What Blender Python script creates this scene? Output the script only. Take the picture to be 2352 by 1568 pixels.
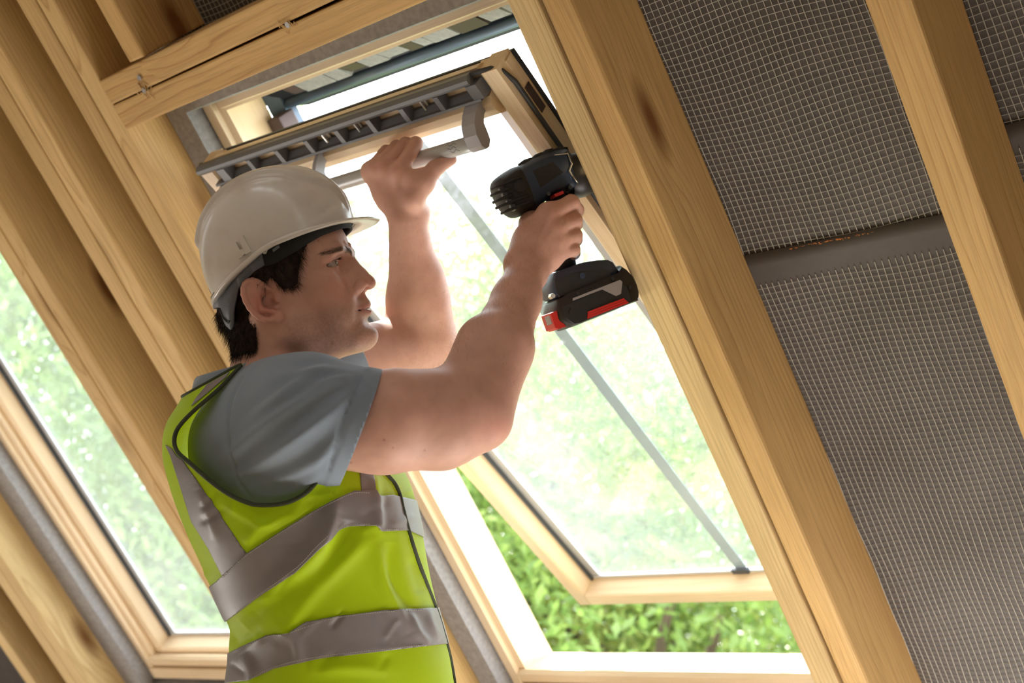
import bpy, bmesh, math, random
import numpy as np
from mathutils import Vector, Matrix
random.seed(7); rng = np.random.default_rng(7)
SC = bpy.context.scene
COL = SC.collection
for o in list(bpy.data.objects): bpy.data.objects.remove(o)

# ------------------------------------------------------------------ frames
# Roof frame (u along the eaves, v up the slope, w outward normal), solved from the vanishing
# points of the rafters and of the horizontal rails; world: x = u, y outward, z up, floor z = 0.
PITCH = math.radians(50); CP, SP = math.cos(PITCH), math.sin(PITCH)
FPX = 3217.03; CX, CY = 1176.0, 784.0; D = 1.48; ZC = 1.19
U_c = np.array([0.76631778, -0.13585257, -0.62793402])     # roof axes seen from the camera (x right, y down, z forward)
V_c = np.array([-0.41701452, -0.84869129, -0.3253029])
N_c = np.array([0.4887289, -0.511143, 0.70701973])
AX = np.array([[1, 0, 0], [0, -CP, SP], [0, SP, CP]])       # rows: U, V, N in world
CAMP = np.array([0.0, 0.0, ZC])
RT = U_c[0] * AX[0] + V_c[0] * AX[1] + N_c[0] * AX[2]       # the camera's right / up / forward in world
UPV = -(U_c[1] * AX[0] + V_c[1] * AX[1] + N_c[1] * AX[2])
FW = U_c[2] * AX[0] + V_c[2] * AX[1] + N_c[2] * AX[2]

def R(u, v, w):
    return Vector(CAMP + u * AX[0] + v * AX[1] + (D + w) * AX[2])

def at(px, py, z):
    """world point seen at pixel (px, py) z metres in front of the lens"""
    return CAMP + (px - CX) / FPX * z * RT - (py - CY) / FPX * z * UPV + z * FW

ROOF = Matrix(((1, 0, 0, 0), (0, -CP, SP, SP * D), (0, SP, CP, CP * D + ZC), (0, 0, 0, 1)))  # (u,v,w) -> world (left-handed)

# ------------------------------------------------------------------ camera, sky, sun, added fill lights, exposure
cam = bpy.data.cameras.new('camera'); camo = bpy.data.objects.new('camera', cam); COL.objects.link(camo)
cam.sensor_width = 36; cam.lens = FPX / 2352 * 36
camo.matrix_world = Matrix(((RT[0], UPV[0], -FW[0], CAMP[0]), (RT[1], UPV[1], -FW[1], CAMP[1]), (RT[2], UPV[2], -FW[2], CAMP[2]), (0, 0, 0, 1)))
cam.clip_start = 0.05; cam.clip_end = 500
cam.dof.use_dof = True; cam.dof.focus_distance = 1.74; cam.dof.aperture_fstop = 5.6
SC.camera = camo

world = bpy.data.worlds.new('sky'); SC.world = world; world.use_nodes = True
wn = world.node_tree; wn.nodes.clear()
wo = wn.nodes.new('ShaderNodeOutputWorld'); bg = wn.nodes.new('ShaderNodeBackground')
bg.inputs['Color'].default_value = (0.93, 0.97, 1.0, 1); bg.inputs['Strength'].default_value = 6.0
wn.links.new(bg.outputs[0], wo.inputs[0])

def lamp(name, kind, loc, energy, color, size=1.0, target=None, size_y=None):
    l = bpy.data.lights.new(name, kind); l.energy = energy; l.color = color
    o = bpy.data.objects.new(name, l); COL.objects.link(o); o.location = loc
    if kind == 'AREA':
        l.size = size
        if size_y: l.shape = 'RECTANGLE'; l.size_y = size_y
    if target is not None:
        o.rotation_euler = (Vector(target) - Vector(loc)).to_track_quat('-Z', 'Y').to_euler()
    return o
SUN_DIR = Vector((-0.57, 0.29, 0.77)).normalized()
sun = lamp('sun', 'SUN', (3, 4, 8), 22.0, (1.0, 0.96, 0.88)); sun.data.angle = math.radians(1.2)
sun.rotation_euler = SUN_DIR.to_track_quat('Z', 'Y').to_euler()
lamp('fill_light_floor', 'AREA', (-0.72, 1.90, 0.15), 30, (1.0, 0.95, 0.89), 1.2, (-1.15, 1.5, 1.8))  # added area fill standing in for bounce off the floor below the window
lamp('fill_light_low', 'AREA', (-2.7, 0.2, 0.10), 9, (1.0, 0.94, 0.87), 1.0, (-1.1, 1.2, 2.0))  # unseen fill added low down to lift the timbers from below
lamp('fill_light_left', 'AREA', (-3.5, 0.9, 0.12), 24, (1.0, 0.94, 0.87), 1.1, (-2.2, 1.3, 1.9))  # added fill off to the left, brightens undersides of the left rafters
lamp('fill_light_rear', 'AREA', (0.3, -0.5, 0.12), 3, (1.0, 0.94, 0.88), 1.2, (-0.3, 0.9, 1.9))  # weak fill added behind the camera, not a fitting of the loft

SC.view_settings.view_transform = 'Standard'; SC.view_settings.look = 'None'
SC.view_settings.exposure = 0.08; SC.view_settings.gamma = 1.0; SC.view_settings.use_curve_mapping = False

# ------------------------------------------------------------------ helpers
def empty(name, loc=(0, 0, 0), parent=None):
    o = bpy.data.objects.new(name, None); COL.objects.link(o); o.empty_display_size = 0.05
    o.location = loc
    if parent is not None: o.parent = parent
    return o

def tag(o, label=None, cat=None, group=None, kind=None):
    if label: o['label'] = label
    if cat: o['category'] = cat
    if group: o['group'] = group
    if kind: o['kind'] = kind
    return o

def link(name, me, mat=None, parent=None, mtx=None):
    o = bpy.data.objects.new(name, me); COL.objects.link(o)
    if mat is not None:
        if isinstance(mat, (list, tuple)):
            for m in mat: me.materials.append(m)
        else: me.materials.append(mat)
    if parent is not None:
        bpy.context.view_layer.update() if False else None
        o.parent = parent
        pm = WM.get(parent.name, Matrix.Translation(parent.location))
        o.matrix_parent_inverse = pm.inverted()
    if mtx is not None: o.matrix_world = mtx if parent is None else o.matrix_world
    if mtx is not None and parent is not None: o.matrix_basis = mtx
    WM[o.name] = mtx.copy() if mtx is not None else Matrix.Identity(4)
    return o
WM = {}

def mesh_from(name, verts, faces, smooth=False, fix=True):
    me = bpy.data.meshes.new(name)
    me.from_pydata([tuple(map(float, v)) for v in verts], [], [tuple(map(int, f)) for f in faces])
    me.update()
    if fix:
        bm = bmesh.new(); bm.from_mesh(me); bmesh.ops.recalc_face_normals(bm, faces=bm.faces); bm.to_mesh(me); bm.free()
    if smooth: me.polygons.foreach_set('use_smooth', [True] * len(me.polygons))
    return me

def bm_mesh(name, bm, smooth=False):
    bmesh.ops.recalc_face_normals(bm, faces=bm.faces)
    me = bpy.data.meshes.new(name); bm.to_mesh(me); bm.free()
    if smooth: me.polygons.foreach_set('use_smooth', [True] * len(me.polygons))
    return me

def box_bm(bm, f, a, b, bev=0.0):
    """box between corners a, b of a local frame; f maps local (3) -> world Vector"""
    vs = []
    for i in (0, 1):
        for j in (0, 1):
            for k in (0, 1):
                vs.append(bm.verts.new(f((a, b)[i][0], (a, b)[j][1], (a, b)[k][2])))
    q = [(0, 1, 3, 2), (4, 6, 7, 5), (0, 4, 5, 1), (2, 3, 7, 6), (0, 2, 6, 4), (1, 5, 7, 3)]
    fs = [bm.faces.new([vs[i] for i in t]) for t in q]
    if bev > 0:
        es = {e for fc in fs for e in fc.edges}
        bmesh.ops.bevel(bm, geom=list(es), offset=bev, segments=2, affect='EDGES', profile=0.6)

def prism_bm(bm, f, poly, a, b, flat=True):
    """polygon (list of 2D) in local axes 1,2 swept along local axis 0 from a to b"""
    n = len(poly)
    A = [bm.verts.new(f(a, p[0], p[1])) for p in poly]; B = [bm.verts.new(f(b, p[0], p[1])) for p in poly]
    for i in range(n):
        bm.faces.new((A[i], A[(i + 1) % n], B[(i + 1) % n], B[i]))
    bm.faces.new(A[::-1]); bm.faces.new(B)

def tube_mesh(name, pts, rad, n=10, closed=False, cap=True):
    pts = np.asarray(pts, float); m = len(pts)
    rad = np.broadcast_to(np.asarray(rad, float), (m,))
    if closed: T = np.roll(pts, -1, 0) - np.roll(pts, 1, 0)
    else: T = np.gradient(pts, axis=0)
    T /= np.linalg.norm(T, axis=1)[:, None] + 1e-12
    ref = np.array([0, 0, 1.0]) if abs(T[0, 2]) < .9 else np.array([1.0, 0, 0])
    V = []; nrm = np.cross(T[0], ref); nrm /= np.linalg.norm(nrm)
    for i in range(m):
        nrm = nrm - T[i] * (nrm @ T[i]); nrm /= np.linalg.norm(nrm) + 1e-12
        bi = np.cross(T[i], nrm)
        for k in range(n):
            a = 2 * math.pi * k / n
            V.append(pts[i] + rad[i] * (math.cos(a) * nrm + math.sin(a) * bi))
    F = []
    for i in range(m if closed else m - 1):
        j = (i + 1) % m
        for k in range(n): F.append((i * n + k, i * n + (k + 1) % n, j * n + (k + 1) % n, j * n + k))
    if cap and not closed:
        F.append(tuple(range(n))[::-1]); F.append(tuple((m - 1) * n + k for k in range(n)))
    return mesh_from(name, V, F, True)

def newmat(name):
    m = bpy.data.materials.new(name); m.use_nodes = True; nt = m.node_tree
    for n in list(nt.nodes): nt.nodes.remove(n)
    out = nt.nodes.new('ShaderNodeOutputMaterial'); b = nt.nodes.new('ShaderNodeBsdfPrincipled')
    nt.links.new(b.outputs[0], out.inputs[0])
    return m, nt, b, out

def nd(nt, typ, **kw):
    n = nt.nodes.new(typ)
    for k, v in kw.items():
        if k.startswith('i_'):
            key = k[2:]; key = int(key) if key.isdigit() else key.replace('_', ' ')
            n.inputs[key].default_value = v
        else: setattr(n, k, v)
    return n

def ramp(nt, stops, src=None):
    r = nt.nodes.new('ShaderNodeValToRGB'); el = r.color_ramp.elements
    while len(el) < len(stops): el.new(0.5)
    for e, (p, c) in zip(el, stops):
        e.position = p; e.color = (*c, 1) if len(c) == 3 else c
    if src is not None: nt.links.new(src, r.inputs[0])
    return r

def plain(name, col, rough=0.6, metal=0.0, bump=0.0, scale=300.0, var=0.06, spec=0.5, coat=0.0):
    m, nt, b, out = newmat(name)
    tc = nd(nt, 'ShaderNodeTexCoord'); nz = nd(nt, 'ShaderNodeTexNoise', i_Scale=scale * 0.12, i_Detail=4.0)
    nt.links.new(tc.outputs['Object'], nz.inputs['Vector'])
    r = ramp(nt, [(0.25, tuple(c * (1 - var) for c in col)), (0.75, tuple(min(1, c * (1 + var)) for c in col))], nz.outputs[0])
    nt.links.new(r.outputs[0], b.inputs['Base Color'])
    b.inputs['Roughness'].default_value = rough; b.inputs['Metallic'].default_value = metal
    b.inputs['Specular IOR Level'].default_value = spec; b.inputs['Coat Weight'].default_value = coat
    if bump > 0:
        n2 = nd(nt, 'ShaderNodeTexNoise', i_Scale=scale, i_Detail=3.0); nt.links.new(tc.outputs['Object'], n2.inputs['Vector'])
        bp = nd(nt, 'ShaderNodeBump', i_Strength=bump, i_Distance=0.002); nt.links.new(n2.outputs[0], bp.inputs['Height'])
        nt.links.new(bp.outputs[0], b.inputs['Normal'])
    return m

def wood(name, pale, mid, dark, knots=0.5, ring=70.0, rough=0.62, coat=0.0, flecks=0.3):
    """timber: grain along local X, growth rings round a pith off to one side, knots, mill marks"""
    m, nt, b, out = newmat(name); L = nt.links.new
    tc = nd(nt, 'ShaderNodeTexCoord'); oi = nd(nt, 'ShaderNodeObjectInfo')
    rv = nd(nt, 'ShaderNodeMath', operation='MULTIPLY'); rv.inputs[1].default_value = 37.0; L(oi.outputs['Random'], rv.inputs[0])
    cx = nd(nt, 'ShaderNodeCombineXYZ'); L(rv.outputs[0], cx.inputs[0])
    base = nd(nt, 'ShaderNodeVectorMath', operation='ADD'); L(tc.outputs['Object'], base.inputs[0]); L(cx.outputs[0], base.inputs[1])
    # distort
    st = nd(nt, 'ShaderNodeMapping'); st.inputs['Scale'].default_value = (2.2, 9, 9); L(base.outputs[0], st.inputs[0])
    nz = nd(nt, 'ShaderNodeTexNoise', i_Scale=1.0, i_Detail=2.0, i_Roughness=0.45); L(st.outputs[0], nz.inputs['Vector'])
    sub = nd(nt, 'ShaderNodeVectorMath', operation='SUBTRACT'); L(nz.outputs['Color'], sub.inputs[0]); sub.inputs[1].default_value = (.5, .5, .5)
    sc = nd(nt, 'ShaderNodeVectorMath', operation='SCALE'); L(sub.outputs[0], sc.inputs[0]); sc.inputs['Scale'].default_value = 0.045
    # knots (cells strung along the board)
    km = nd(nt, 'ShaderNodeMapping'); km.inputs['Scale'].default_value = (3.1, 9.5, 9.5); L(base.outputs[0], km.inputs[0])
    vo = nd(nt, 'ShaderNodeTexVoronoi', i_Scale=1.0, i_Randomness=1.0); L(km.outputs[0], vo.inputs['Vector'])
    sp = nd(nt, 'ShaderNodeSeparateColor'); L(vo.outputs['Color'], sp.inputs[0])
    sel = nd(nt, 'ShaderNodeMath', operation='LESS_THAN'); L(sp.outputs[0], sel.inputs[0]); sel.inputs[1].default_value = knots
    kd = nd(nt, 'ShaderNodeMapRange'); kd.inputs[1].default_value = 0.08; kd.inputs[2].default_value = 0.24; kd.inputs[3].default_value = 1; kd.inputs[4].default_value = 0
    L(vo.outputs['Distance'], kd.inputs[0])
    kk = nd(nt, 'ShaderNodeMath', operation='MULTIPLY'); L(kd.outputs[0], kk.inputs[0]); L(sel.outputs[0], kk.inputs[1])
    kw = nd(nt, 'ShaderNodeMapRange'); kw.inputs[1].default_value = 0.0; kw.inputs[2].default_value = 0.42; kw.inputs[3].default_value = 0.02; kw.inputs[4].default_value = 0
    L(vo.outputs['Distance'], kw.inputs[0])
    kws = nd(nt, 'ShaderNodeMath', operation='MULTIPLY'); L(kw.outputs[0], kws.inputs[0]); L(sel.outputs[0], kws.inputs[1])
    pt = nd(nt, 'ShaderNodeVectorMath', operation='ADD'); L(tc.outputs['Object'], pt.inputs[0]); L(sc.outputs[0], pt.inputs[1])
    s3 = nd(nt, 'ShaderNodeSeparateXYZ'); L(pt.outputs[0], s3.inputs[0])
    # distance to pith in the cross-section
    py_ = nd(nt, 'ShaderNodeMath', operation='MULTIPLY_ADD'); L(oi.outputs['Random'], py_.inputs[0]); py_.inputs[1].default_value = 0.09; py_.inputs[2].default_value = -0.02
    pz_ = nd(nt, 'ShaderNodeMath', operation='MULTIPLY_ADD'); L(oi.outputs['Random'], pz_.inputs[0]); pz_.inputs[1].default_value = -0.11; pz_.inputs[2].default_value = 0.14
    ya = nd(nt, 'ShaderNodeMath', operation='ADD'); L(s3.outputs[1], ya.inputs[0]); L(py_.outputs[0], ya.inputs[1])
    za = nd(nt, 'ShaderNodeMath', operation='ADD'); L(s3.outputs[2], za.inputs[0]); L(pz_.outputs[0], za.inputs[1])
    y2 = nd(nt, 'ShaderNodeMath', operation='MULTIPLY'); L(ya.outputs[0], y2.inputs[0]); L(ya.outputs[0], y2.inputs[1])
    z2 = nd(nt, 'ShaderNodeMath', operation='MULTIPLY'); L(za.outputs[0], z2.inputs[0]); L(za.outputs[0], z2.inputs[1])
    d2 = nd(nt, 'ShaderNodeMath', operation='ADD'); L(y2.outputs[0], d2.inputs[0]); L(z2.outputs[0], d2.inputs[1])
    ds = nd(nt, 'ShaderNodeMath', operation='SQRT'); L(d2.outputs[0], ds.inputs[0])
    da = nd(nt, 'ShaderNodeMath', operation='ADD'); L(ds.outputs[0], da.inputs[0]); L(kws.outputs[0], da.inputs[1])
    rm = nd(nt, 'ShaderNodeMath', operation='MULTIPLY'); L(da.outputs[0], rm.inputs[0]); rm.inputs[1].default_value = ring
    fr = nd(nt, 'ShaderNodeMath', operation='FRACT'); L(rm.outputs[0], fr.inputs[0])
    r = ramp(nt, [(0.0, pale), (0.45, pale), (0.82, mid), (0.93, dark), (1.0, pale)], fr.outputs[0])
    gm = nd(nt, 'ShaderNodeMapping'); gm.inputs['Scale'].default_value = (1.7, 11, 11); L(base.outputs[0], gm.inputs[0])
    gn_ = nd(nt, 'ShaderNodeTexNoise', i_Scale=1.0, i_Detail=2.0); L(gm.outputs[0], gn_.inputs['Vector'])
    ga = nd(nt, 'ShaderNodeMapRange'); ga.inputs[1].default_value = .38; ga.inputs[2].default_value = .66; ga.inputs[3].default_value = .12; ga.inputs[4].default_value = .95; L(gn_.outputs[0], ga.inputs[0])
    rmx = nd(nt, 'ShaderNodeMix', data_type='RGBA'); L(ga.outputs[0], rmx.inputs[0]); rmx.inputs[6].default_value = (*[(a_ + b__) / 2 for a_, b__ in zip(pale, mid)], 1); L(r.outputs[0], rmx.inputs[7])
    # broad tone drift + fine fibres
    bm_ = nd(nt, 'ShaderNodeMapping'); bm_.inputs['Scale'].default_value = (1.3, 6, 6); L(base.outputs[0], bm_.inputs[0])
    n2 = nd(nt, 'ShaderNodeTexNoise', i_Scale=1.2, i_Detail=3.0); L(bm_.outputs[0], n2.inputs['Vector'])
    r2 = ramp(nt, [(0.3, (0.78, 0.72, 0.64)), (0.7, (1.08, 1.06, 1.03))], n2.outputs[0])
    mx = nd(nt, 'ShaderNodeMix', data_type='RGBA', blend_type='MULTIPLY'); mx.inputs[0].default_value = 1.0
    L(rmx.outputs[2], mx.inputs[6]); L(r2.outputs[0], mx.inputs[7])
    fm = nd(nt, 'ShaderNodeMapping'); fm.inputs['Scale'].default_value = (14, 420, 420); L(base.outputs[0], fm.inputs[0])
    n3 = nd(nt, 'ShaderNodeTexNoise', i_Scale=1.0, i_Detail=2.0); L(fm.outputs[0], n3.inputs['Vector'])
    r3 = ramp(nt, [(0.3, (1 - flecks * .5,) * 3), (0.6, (1.03,) * 3)], n3.outputs[0])
    mx2 = nd(nt, 'ShaderNodeMix', data_type='RGBA', blend_type='MULTIPLY'); mx2.inputs[0].default_value = 1.0
    L(mx.outputs[2], mx2.inputs[6]); L(r3.outputs[0], mx2.inputs[7])
    mx3 = nd(nt, 'ShaderNodeMix', data_type='RGBA'); L(kk.outputs[0], mx3.inputs[0]); L(mx2.outputs[2], mx3.inputs[6])
    mx3.inputs[7].default_value = (dark[0] * .45, dark[1] * .33, dark[2] * .25, 1)
    L(mx3.outputs[2], b.inputs['Base Color'])
    b.inputs['Roughness'].default_value = rough; b.inputs['Coat Weight'].default_value = coat; b.inputs['Coat Roughness'].default_value = 0.35
    b.inputs['Specular IOR Level'].default_value = 0.3
    ad = nd(nt, 'ShaderNodeMath', operation='ADD'); L(n3.outputs[0], ad.inputs[0]); L(fr.outputs[0], ad.inputs[1])
    bp = nd(nt, 'ShaderNodeBump', i_Strength=0.06, i_Distance=0.001); L(ad.outputs[0], bp.inputs['Height']); L(bp.outputs[0], b.inputs['Normal'])
    return m

M = {}
M['rafter'] = wood('sawn_pine', (0.66, 0.45, 0.20), (0.60, 0.385, 0.16), (0.44, 0.25, 0.09), 0.50, 120)
M['rafter_pale'] = wood('sawn_pine_pale', (0.70, 0.54, 0.29), (0.64, 0.465, 0.23), (0.46, 0.30, 0.13), 0.40, 130)
M['rafter_mid'] = wood('sawn_pine_mid', (0.66, 0.475, 0.225), (0.60, 0.405, 0.18), (0.43, 0.26, 0.10), 0.50, 125)
M['frame'] = wood('lacquered_pine', (0.91, 0.76, 0.56), (0.89, 0.72, 0.51), (0.84, 0.63, 0.41), 0.0, 110, 0.38, 0.35, 0.12)
M['foam'] = plain('grey_foam', (0.32, 0.31, 0.32), 0.9, bump=0.6, scale=900, var=0.2)
M['felt'] = plain('underlay_sheet', (0.088, 0.076, 0.070), 0.6, bump=0.15, scale=160, var=0.12)
M['thread'] = plain('white_scrim', (0.43, 0.40, 0.35), 0.55, var=0.1)
M['grille'] = plain('grey_plastic', (0.145, 0.15, 0.165), 0.4, var=0.03)
M['handle'] = plain('silver_plastic', (0.52, 0.54, 0.56), 0.35, var=0.03, metal=0.25)
M['bracket'] = plain('warm_grey_plastic', (0.40, 0.39, 0.43), 0.4, var=0.03)
M['dark_metal'] = plain('dark_cladding', (0.045, 0.048, 0.06), 0.38, metal=0.5, var=0.05)
M['blue_metal'] = plain('slate_cladding', (0.12, 0.16, 0.22), 0.35, metal=0.4, var=0.05)
M['brush'] = plain('brush_seal', (0.03, 0.03, 0.038), 0.95, bump=1.0, scale=1500, var=0.5)
M['gasket'] = plain('rubber_gasket', (0.05, 0.055, 0.065), 0.45, var=0.05)
M['steel'] = plain('hinge_steel', (0.55, 0.55, 0.56), 0.3, metal=0.9, var=0.05)
M['floor'] = wood('floor_boards', (0.55, 0.42, 0.26), (0.46, 0.33, 0.19), (0.33, 0.22, 0.11), 0.2)
M['plaster'] = plain('plasterboard', (0.62, 0.57, 0.50), 0.9, var=0.04)
# ------------------------------------------------------------------ the roof: underlay (ceiling), rafters, trimmers
def beam(name, u0, u1, v0, v1, w0, w1, mat, parent, along='v', bev=0.0035, label=None, skew=0.0):
    """a timber in the roof frame; its mesh has the grain along local X"""
    c = R((u0 + u1) / 2, (v0 + v1) / 2, (w0 + w1) / 2)
    du, dv, dw = abs(u1 - u0) / 2, abs(v1 - v0) / 2, abs(w1 - w0) / 2
    U, V, N = Vector(AX[0]), Vector(AX[1]), Vector(AX[2])
    if along == 'v': X, Y, Zz, e = V, U, N, (dv, du, dw)
    elif along == 'u': X, Y, Zz, e = U, V, N, (du, dv, dw)
    if X.cross(Y).dot(Zz) < 0: Zz = -Zz
    if skew: Rm_ = Matrix.Rotation(skew, 3, N); X = Rm_ @ X; Y = Rm_ @ Y
    mtx = Matrix(((X[0], Y[0], Zz[0], c[0]), (X[1], Y[1], Zz[1], c[1]), (X[2], Y[2], Zz[2], c[2]), (0, 0, 0, 1)))
    bm = bmesh.new(); box_bm(bm, lambda a, b_, c_: Vector((a, b_, c_)), (-e[0], -e[1], -e[2]), e, bev)
    me = bm_mesh(name, bm)
    o = link(name, me, mat, parent, mtx)
    if label: o['label'] = label
    return o

VTOP, VBOT = 1.05, -2.25
ceiling = empty('ceiling'); tag(ceiling, kind='structure')
RA, RP, RM = M['rafter'], M['rafter_pale'], M['rafter_mid']
beam('rafter', -1.067, -1.0245, VBOT, VTOP, 0, .15, RP, ceiling, label='pale left half of the doubled rafter right of the open window')
beam('rafter', -1.0185, -0.978, VBOT, VTOP, 0, .15, RA, ceiling, bev=0.006, label='right half of the doubled rafter with broad knotty brown face')
beam('rafter', -0.624, -0.573, VBOT, VTOP, 0, .15, RA, ceiling, bev=0.005, label='single rafter crossing the netted underlay')
beam('rafter', -0.224, -0.173, VBOT, VTOP, 0, .15, RA, ceiling, bev=0.005)
beam('rafter', 0.176, 0.227, VBOT, VTOP, 0, .15, RA, ceiling, bev=0.005)
beam('rafter', -1.947, -1.9065, VBOT, VTOP, 0, .15, RM, ceiling, label='left half of the doubled rafter beside the open window')
beam('rafter', -1.9035, -1.863, VBOT, VTOP, 0.001, .15, RM, ceiling, label='right half of the doubled rafter beside the open window')
beam('rafter', -2.133, -2.0935, VBOT, VTOP, 0, .15, RM, ceiling)
beam('rafter', -2.0905, -2.050, VBOT, VTOP, 0.001, .15, RM, ceiling)
beam('rafter', -2.375, -2.335, VBOT, VTOP, 0, .15, RM, ceiling, label='knotty rafter along the right edge of the closed window')
beam('rafter', -2.332, -2.292, VBOT, VTOP, 0.001, .15, RM, ceiling)
beam('rafter', -3.095, -3.052, VBOT, VTOP, 0, .15, RP, ceiling, label='rafter along the left edge of the closed window')
beam('rafter', -3.140, -3.098, VBOT, VTOP, 0.001, .15, RP, ceiling)
beam('rafter', -3.325, -3.28, VBOT, VTOP, 0, .15, RP, ceiling)
SKEW = -math.radians(1.35)
# doubled trimmers above the windows, short rafters over them
tr1 = beam('trimmer', -1.866, -1.064, -.1790, -.1345, 0, .15, RA, ceiling, 'u', label='lower trimmer beam over the open window', skew=SKEW)
tr2 = beam('trimmer', -1.866, -1.064, -.1305, -.0890, 0, .15, RA, ceiling, 'u', label='upper trimmer beam, split at its left end', skew=SKEW * 1.25)
beam('short_rafter', -1.776, -1.739, -.0940, VTOP, 0, .15, RA, ceiling, label='short rafter butting on the upper trimmer')
beam('short_rafter', -1.376, -1.335, -.0985, VTOP, 0, .15, RA, ceiling)
beam('trimmer', -3.051, -2.376, -.187, -.100, 0, .15, RA, ceiling, 'u')
beam('short_rafter', -2.72, -2.68, -.0985, VTOP, 0, .15, RA, ceiling)
for a, b_ in ((-1.862, -1.068), (-3.051, -2.376)):
    beam('trimmer', a, b_, -1.60, -1.555, 0, .15, RP, ceiling, 'u')
    beam('short_rafter', (a + b_) / 2 - .02, (a + b_) / 2 + .02, VBOT, -1.602, 0, .15, RA, ceiling)

# nail heads, staple and torn fibres at the trimmers' left end
nb = bmesh.new()
for (px, py, r_) in ((340, 193, .004), (700, 17, .005), (338, 62, .004)):
    v_ = np.linalg.inv(np.array([U_c, V_c, N_c]))  # unused rotation, keeps orientation explicit
for k, (u_, v_) in enumerate(((-1.775, -.1405), (-1.430, -.1325), (-1.77, -.12))):
    bmesh.ops.create_cone(nb, cap_ends=True, segments=10, radius1=.0045, radius2=.004, depth=.004,
        matrix=Matrix.Translation(R(u_, v_, -.001)) @ Vector(AX[2]).to_track_quat('Z', 'Y').to_matrix().to_4x4())
link('nail_heads', bm_mesh('nail_heads', nb), M['steel'], ceiling)['kind'] = 'stuff'
sb = bmesh.new()
for k in range(46):
    u_, v_ = -1.775 + random.gauss(0, .009), -.1405 + random.gauss(0, .007)
    if k > 34: u_, v_ = -1.428 + random.gauss(0, .010), -.138 + random.gauss(0, .004)
    L_ = random.uniform(.006, .016); a_ = random.gauss(1.2, .5); p0 = R(u_, v_, -.0005)
    d_ = Vector(AX[0]) * math.cos(a_) + Vector(AX[1]) * math.sin(a_) - Vector(AX[2]) * random.uniform(.1, .7)
    s_ = d_.cross(Vector(AX[2])).normalized() * .0012
    q = [sb.verts.new(p0 - s_), sb.verts.new(p0 + s_), sb.verts.new(p0 + d_ * L_)]
    sb.faces.new(q)
link('splinters', bm_mesh('splinters', sb), M['rafter'], ceiling)['kind'] = 'stuff'

# underlay: sheets sagging between the rafters, with the white scrim threads as real ribbons
def sag(u, v, seed):
    t = np.sin(v * 7.3 + 2.1 * np.sin(u * 6 + seed)) * .5 + np.sin(v * 17 + u * 9 + seed * 2) * .28 + np.sin(v * 31 - u * 14 + seed) * .12
    t2 = np.sin(u * 21 + 3 * np.sin(v * 5 + seed)) * .30
    return t * .0055 + t2 * .004
def wig(u, v, seed):
    dv = .006 * np.sin(u * 9 + v * 6 + seed) * np.sin(v * 3.1 + 1) + .003 * np.sin(u * 23 + v * 13)
    lo = np.clip((-v - .95) / .5, 0, 1)
    return dv * (1 + 1.6 * lo)
def sheet(u0, u1, v0, v1, w, seed, scrim=(None, None), name='underlay_sheet', thick=.0015):
    nu, nv = max(2, int((u1 - u0) / .02)), max(2, int((v1 - v0) / .02))
    us = np.linspace(u0, u1, nu + 1); vs = np.linspace(v0, v1, nv + 1)
    edge = lambda u: np.clip(np.minimum(u - u0, u1 - u) / .06, 0, 1)
    H = lambda u, v: w + sag(u, v, seed) * edge(u)
    V = [R(u, v, H(u, v)) for v in vs for u in us] + [R(u, v, H(u, v) + thick) for v in vs for u in us]
    F = []; n1 = nu + 1; off = n1 * (nv + 1)
    for j in range(nv):
        for i in range(nu):
            a = j * n1 + i
            F.append((a, a + 1, a + 1 + n1, a + n1)); F.append((off + a, off + a + n1, off + a + 1 + n1, off + a + 1))
    for i in range(nu): F.append((i, off + i, off + i + 1, i + 1)); a = nv * n1 + i; F.append((a, a + 1, off + a + 1, off + a))
    for j in range(nv): a = j * n1; F.append((a, a + n1, off + a + n1, off + a)); a = j * n1 + nu; F.append((a, off + a, off + a + n1, a + n1))
    o = link(name, mesh_from(name, V, F, True), M['felt'], ceiling)
    if scrim[0] is not None:
        a, b_ = scrim; step = .0096; hw = .00058; V = []; F = []
        def ribbon(P, side, hw):
            k0 = len(V)
            for p, s in zip(P, side):
                V.extend((p - s * hw, p - AX[2] * .0006, p + s * hw))
            for i in range(len(P) - 1):
                q = k0 + 3 * i
                F.append((q, q + 1, q + 4, q + 3)); F.append((q + 1, q + 2, q + 5, q + 4))
        for u in np.arange(u0 + .004, u1, step):
            vv = np.arange(a, b_ + .001, step * 1.5); uu = u + .0014 * np.sin(vv * 40 + u * 90) * 0.5 + .004 * np.sin(vv * 6 + seed) * np.sin(vv * 2.3)
            P = np.array([np.array(R(x, y, H(x, y) - .0018)) for x, y in zip(uu, vv)])
            ribbon(P, np.tile(AX[0], (len(P), 1)), .00066)
        for v in np.arange(a, b_ - .006, step):
            uu = np.arange(u0, u1 + .001, step * 1.5); vv = v + wig(uu, v, seed)
            P = np.array([np.array(R(x, y, H(x, y) - .0018)) for x, y in zip(uu, vv)])
            ribbon(P, np.tile(AX[1], (len(P), 1)), .00048)
        t = link('scrim_threads', mesh_from('scrim_threads', V, F, False, fix=False), M['thread'], o); t['kind'] = 'stuff'
        t['label'] = 'white reinforcing net on the grey underlay'
    return o
WM_ = .151
sheet(-1.02, -0.59, -.700, .35, WM_, 0.7, (-.692, .35))
sheet(-1.02, -0.59, VBOT, -.680, WM_ - .0035, 0.7, (-1.75, -.722))
sheet(-0.61, -0.19, -.60, .35, WM_, 3.1, (-.60, .35))
sheet(-0.61, -0.19, VBOT, -.58, WM_ - .0035, 3.1, (-1.75, -.61))
sheet(-1.865, -1.065, -.19, VTOP, WM_, 2.2, (-.12, .35))
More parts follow.
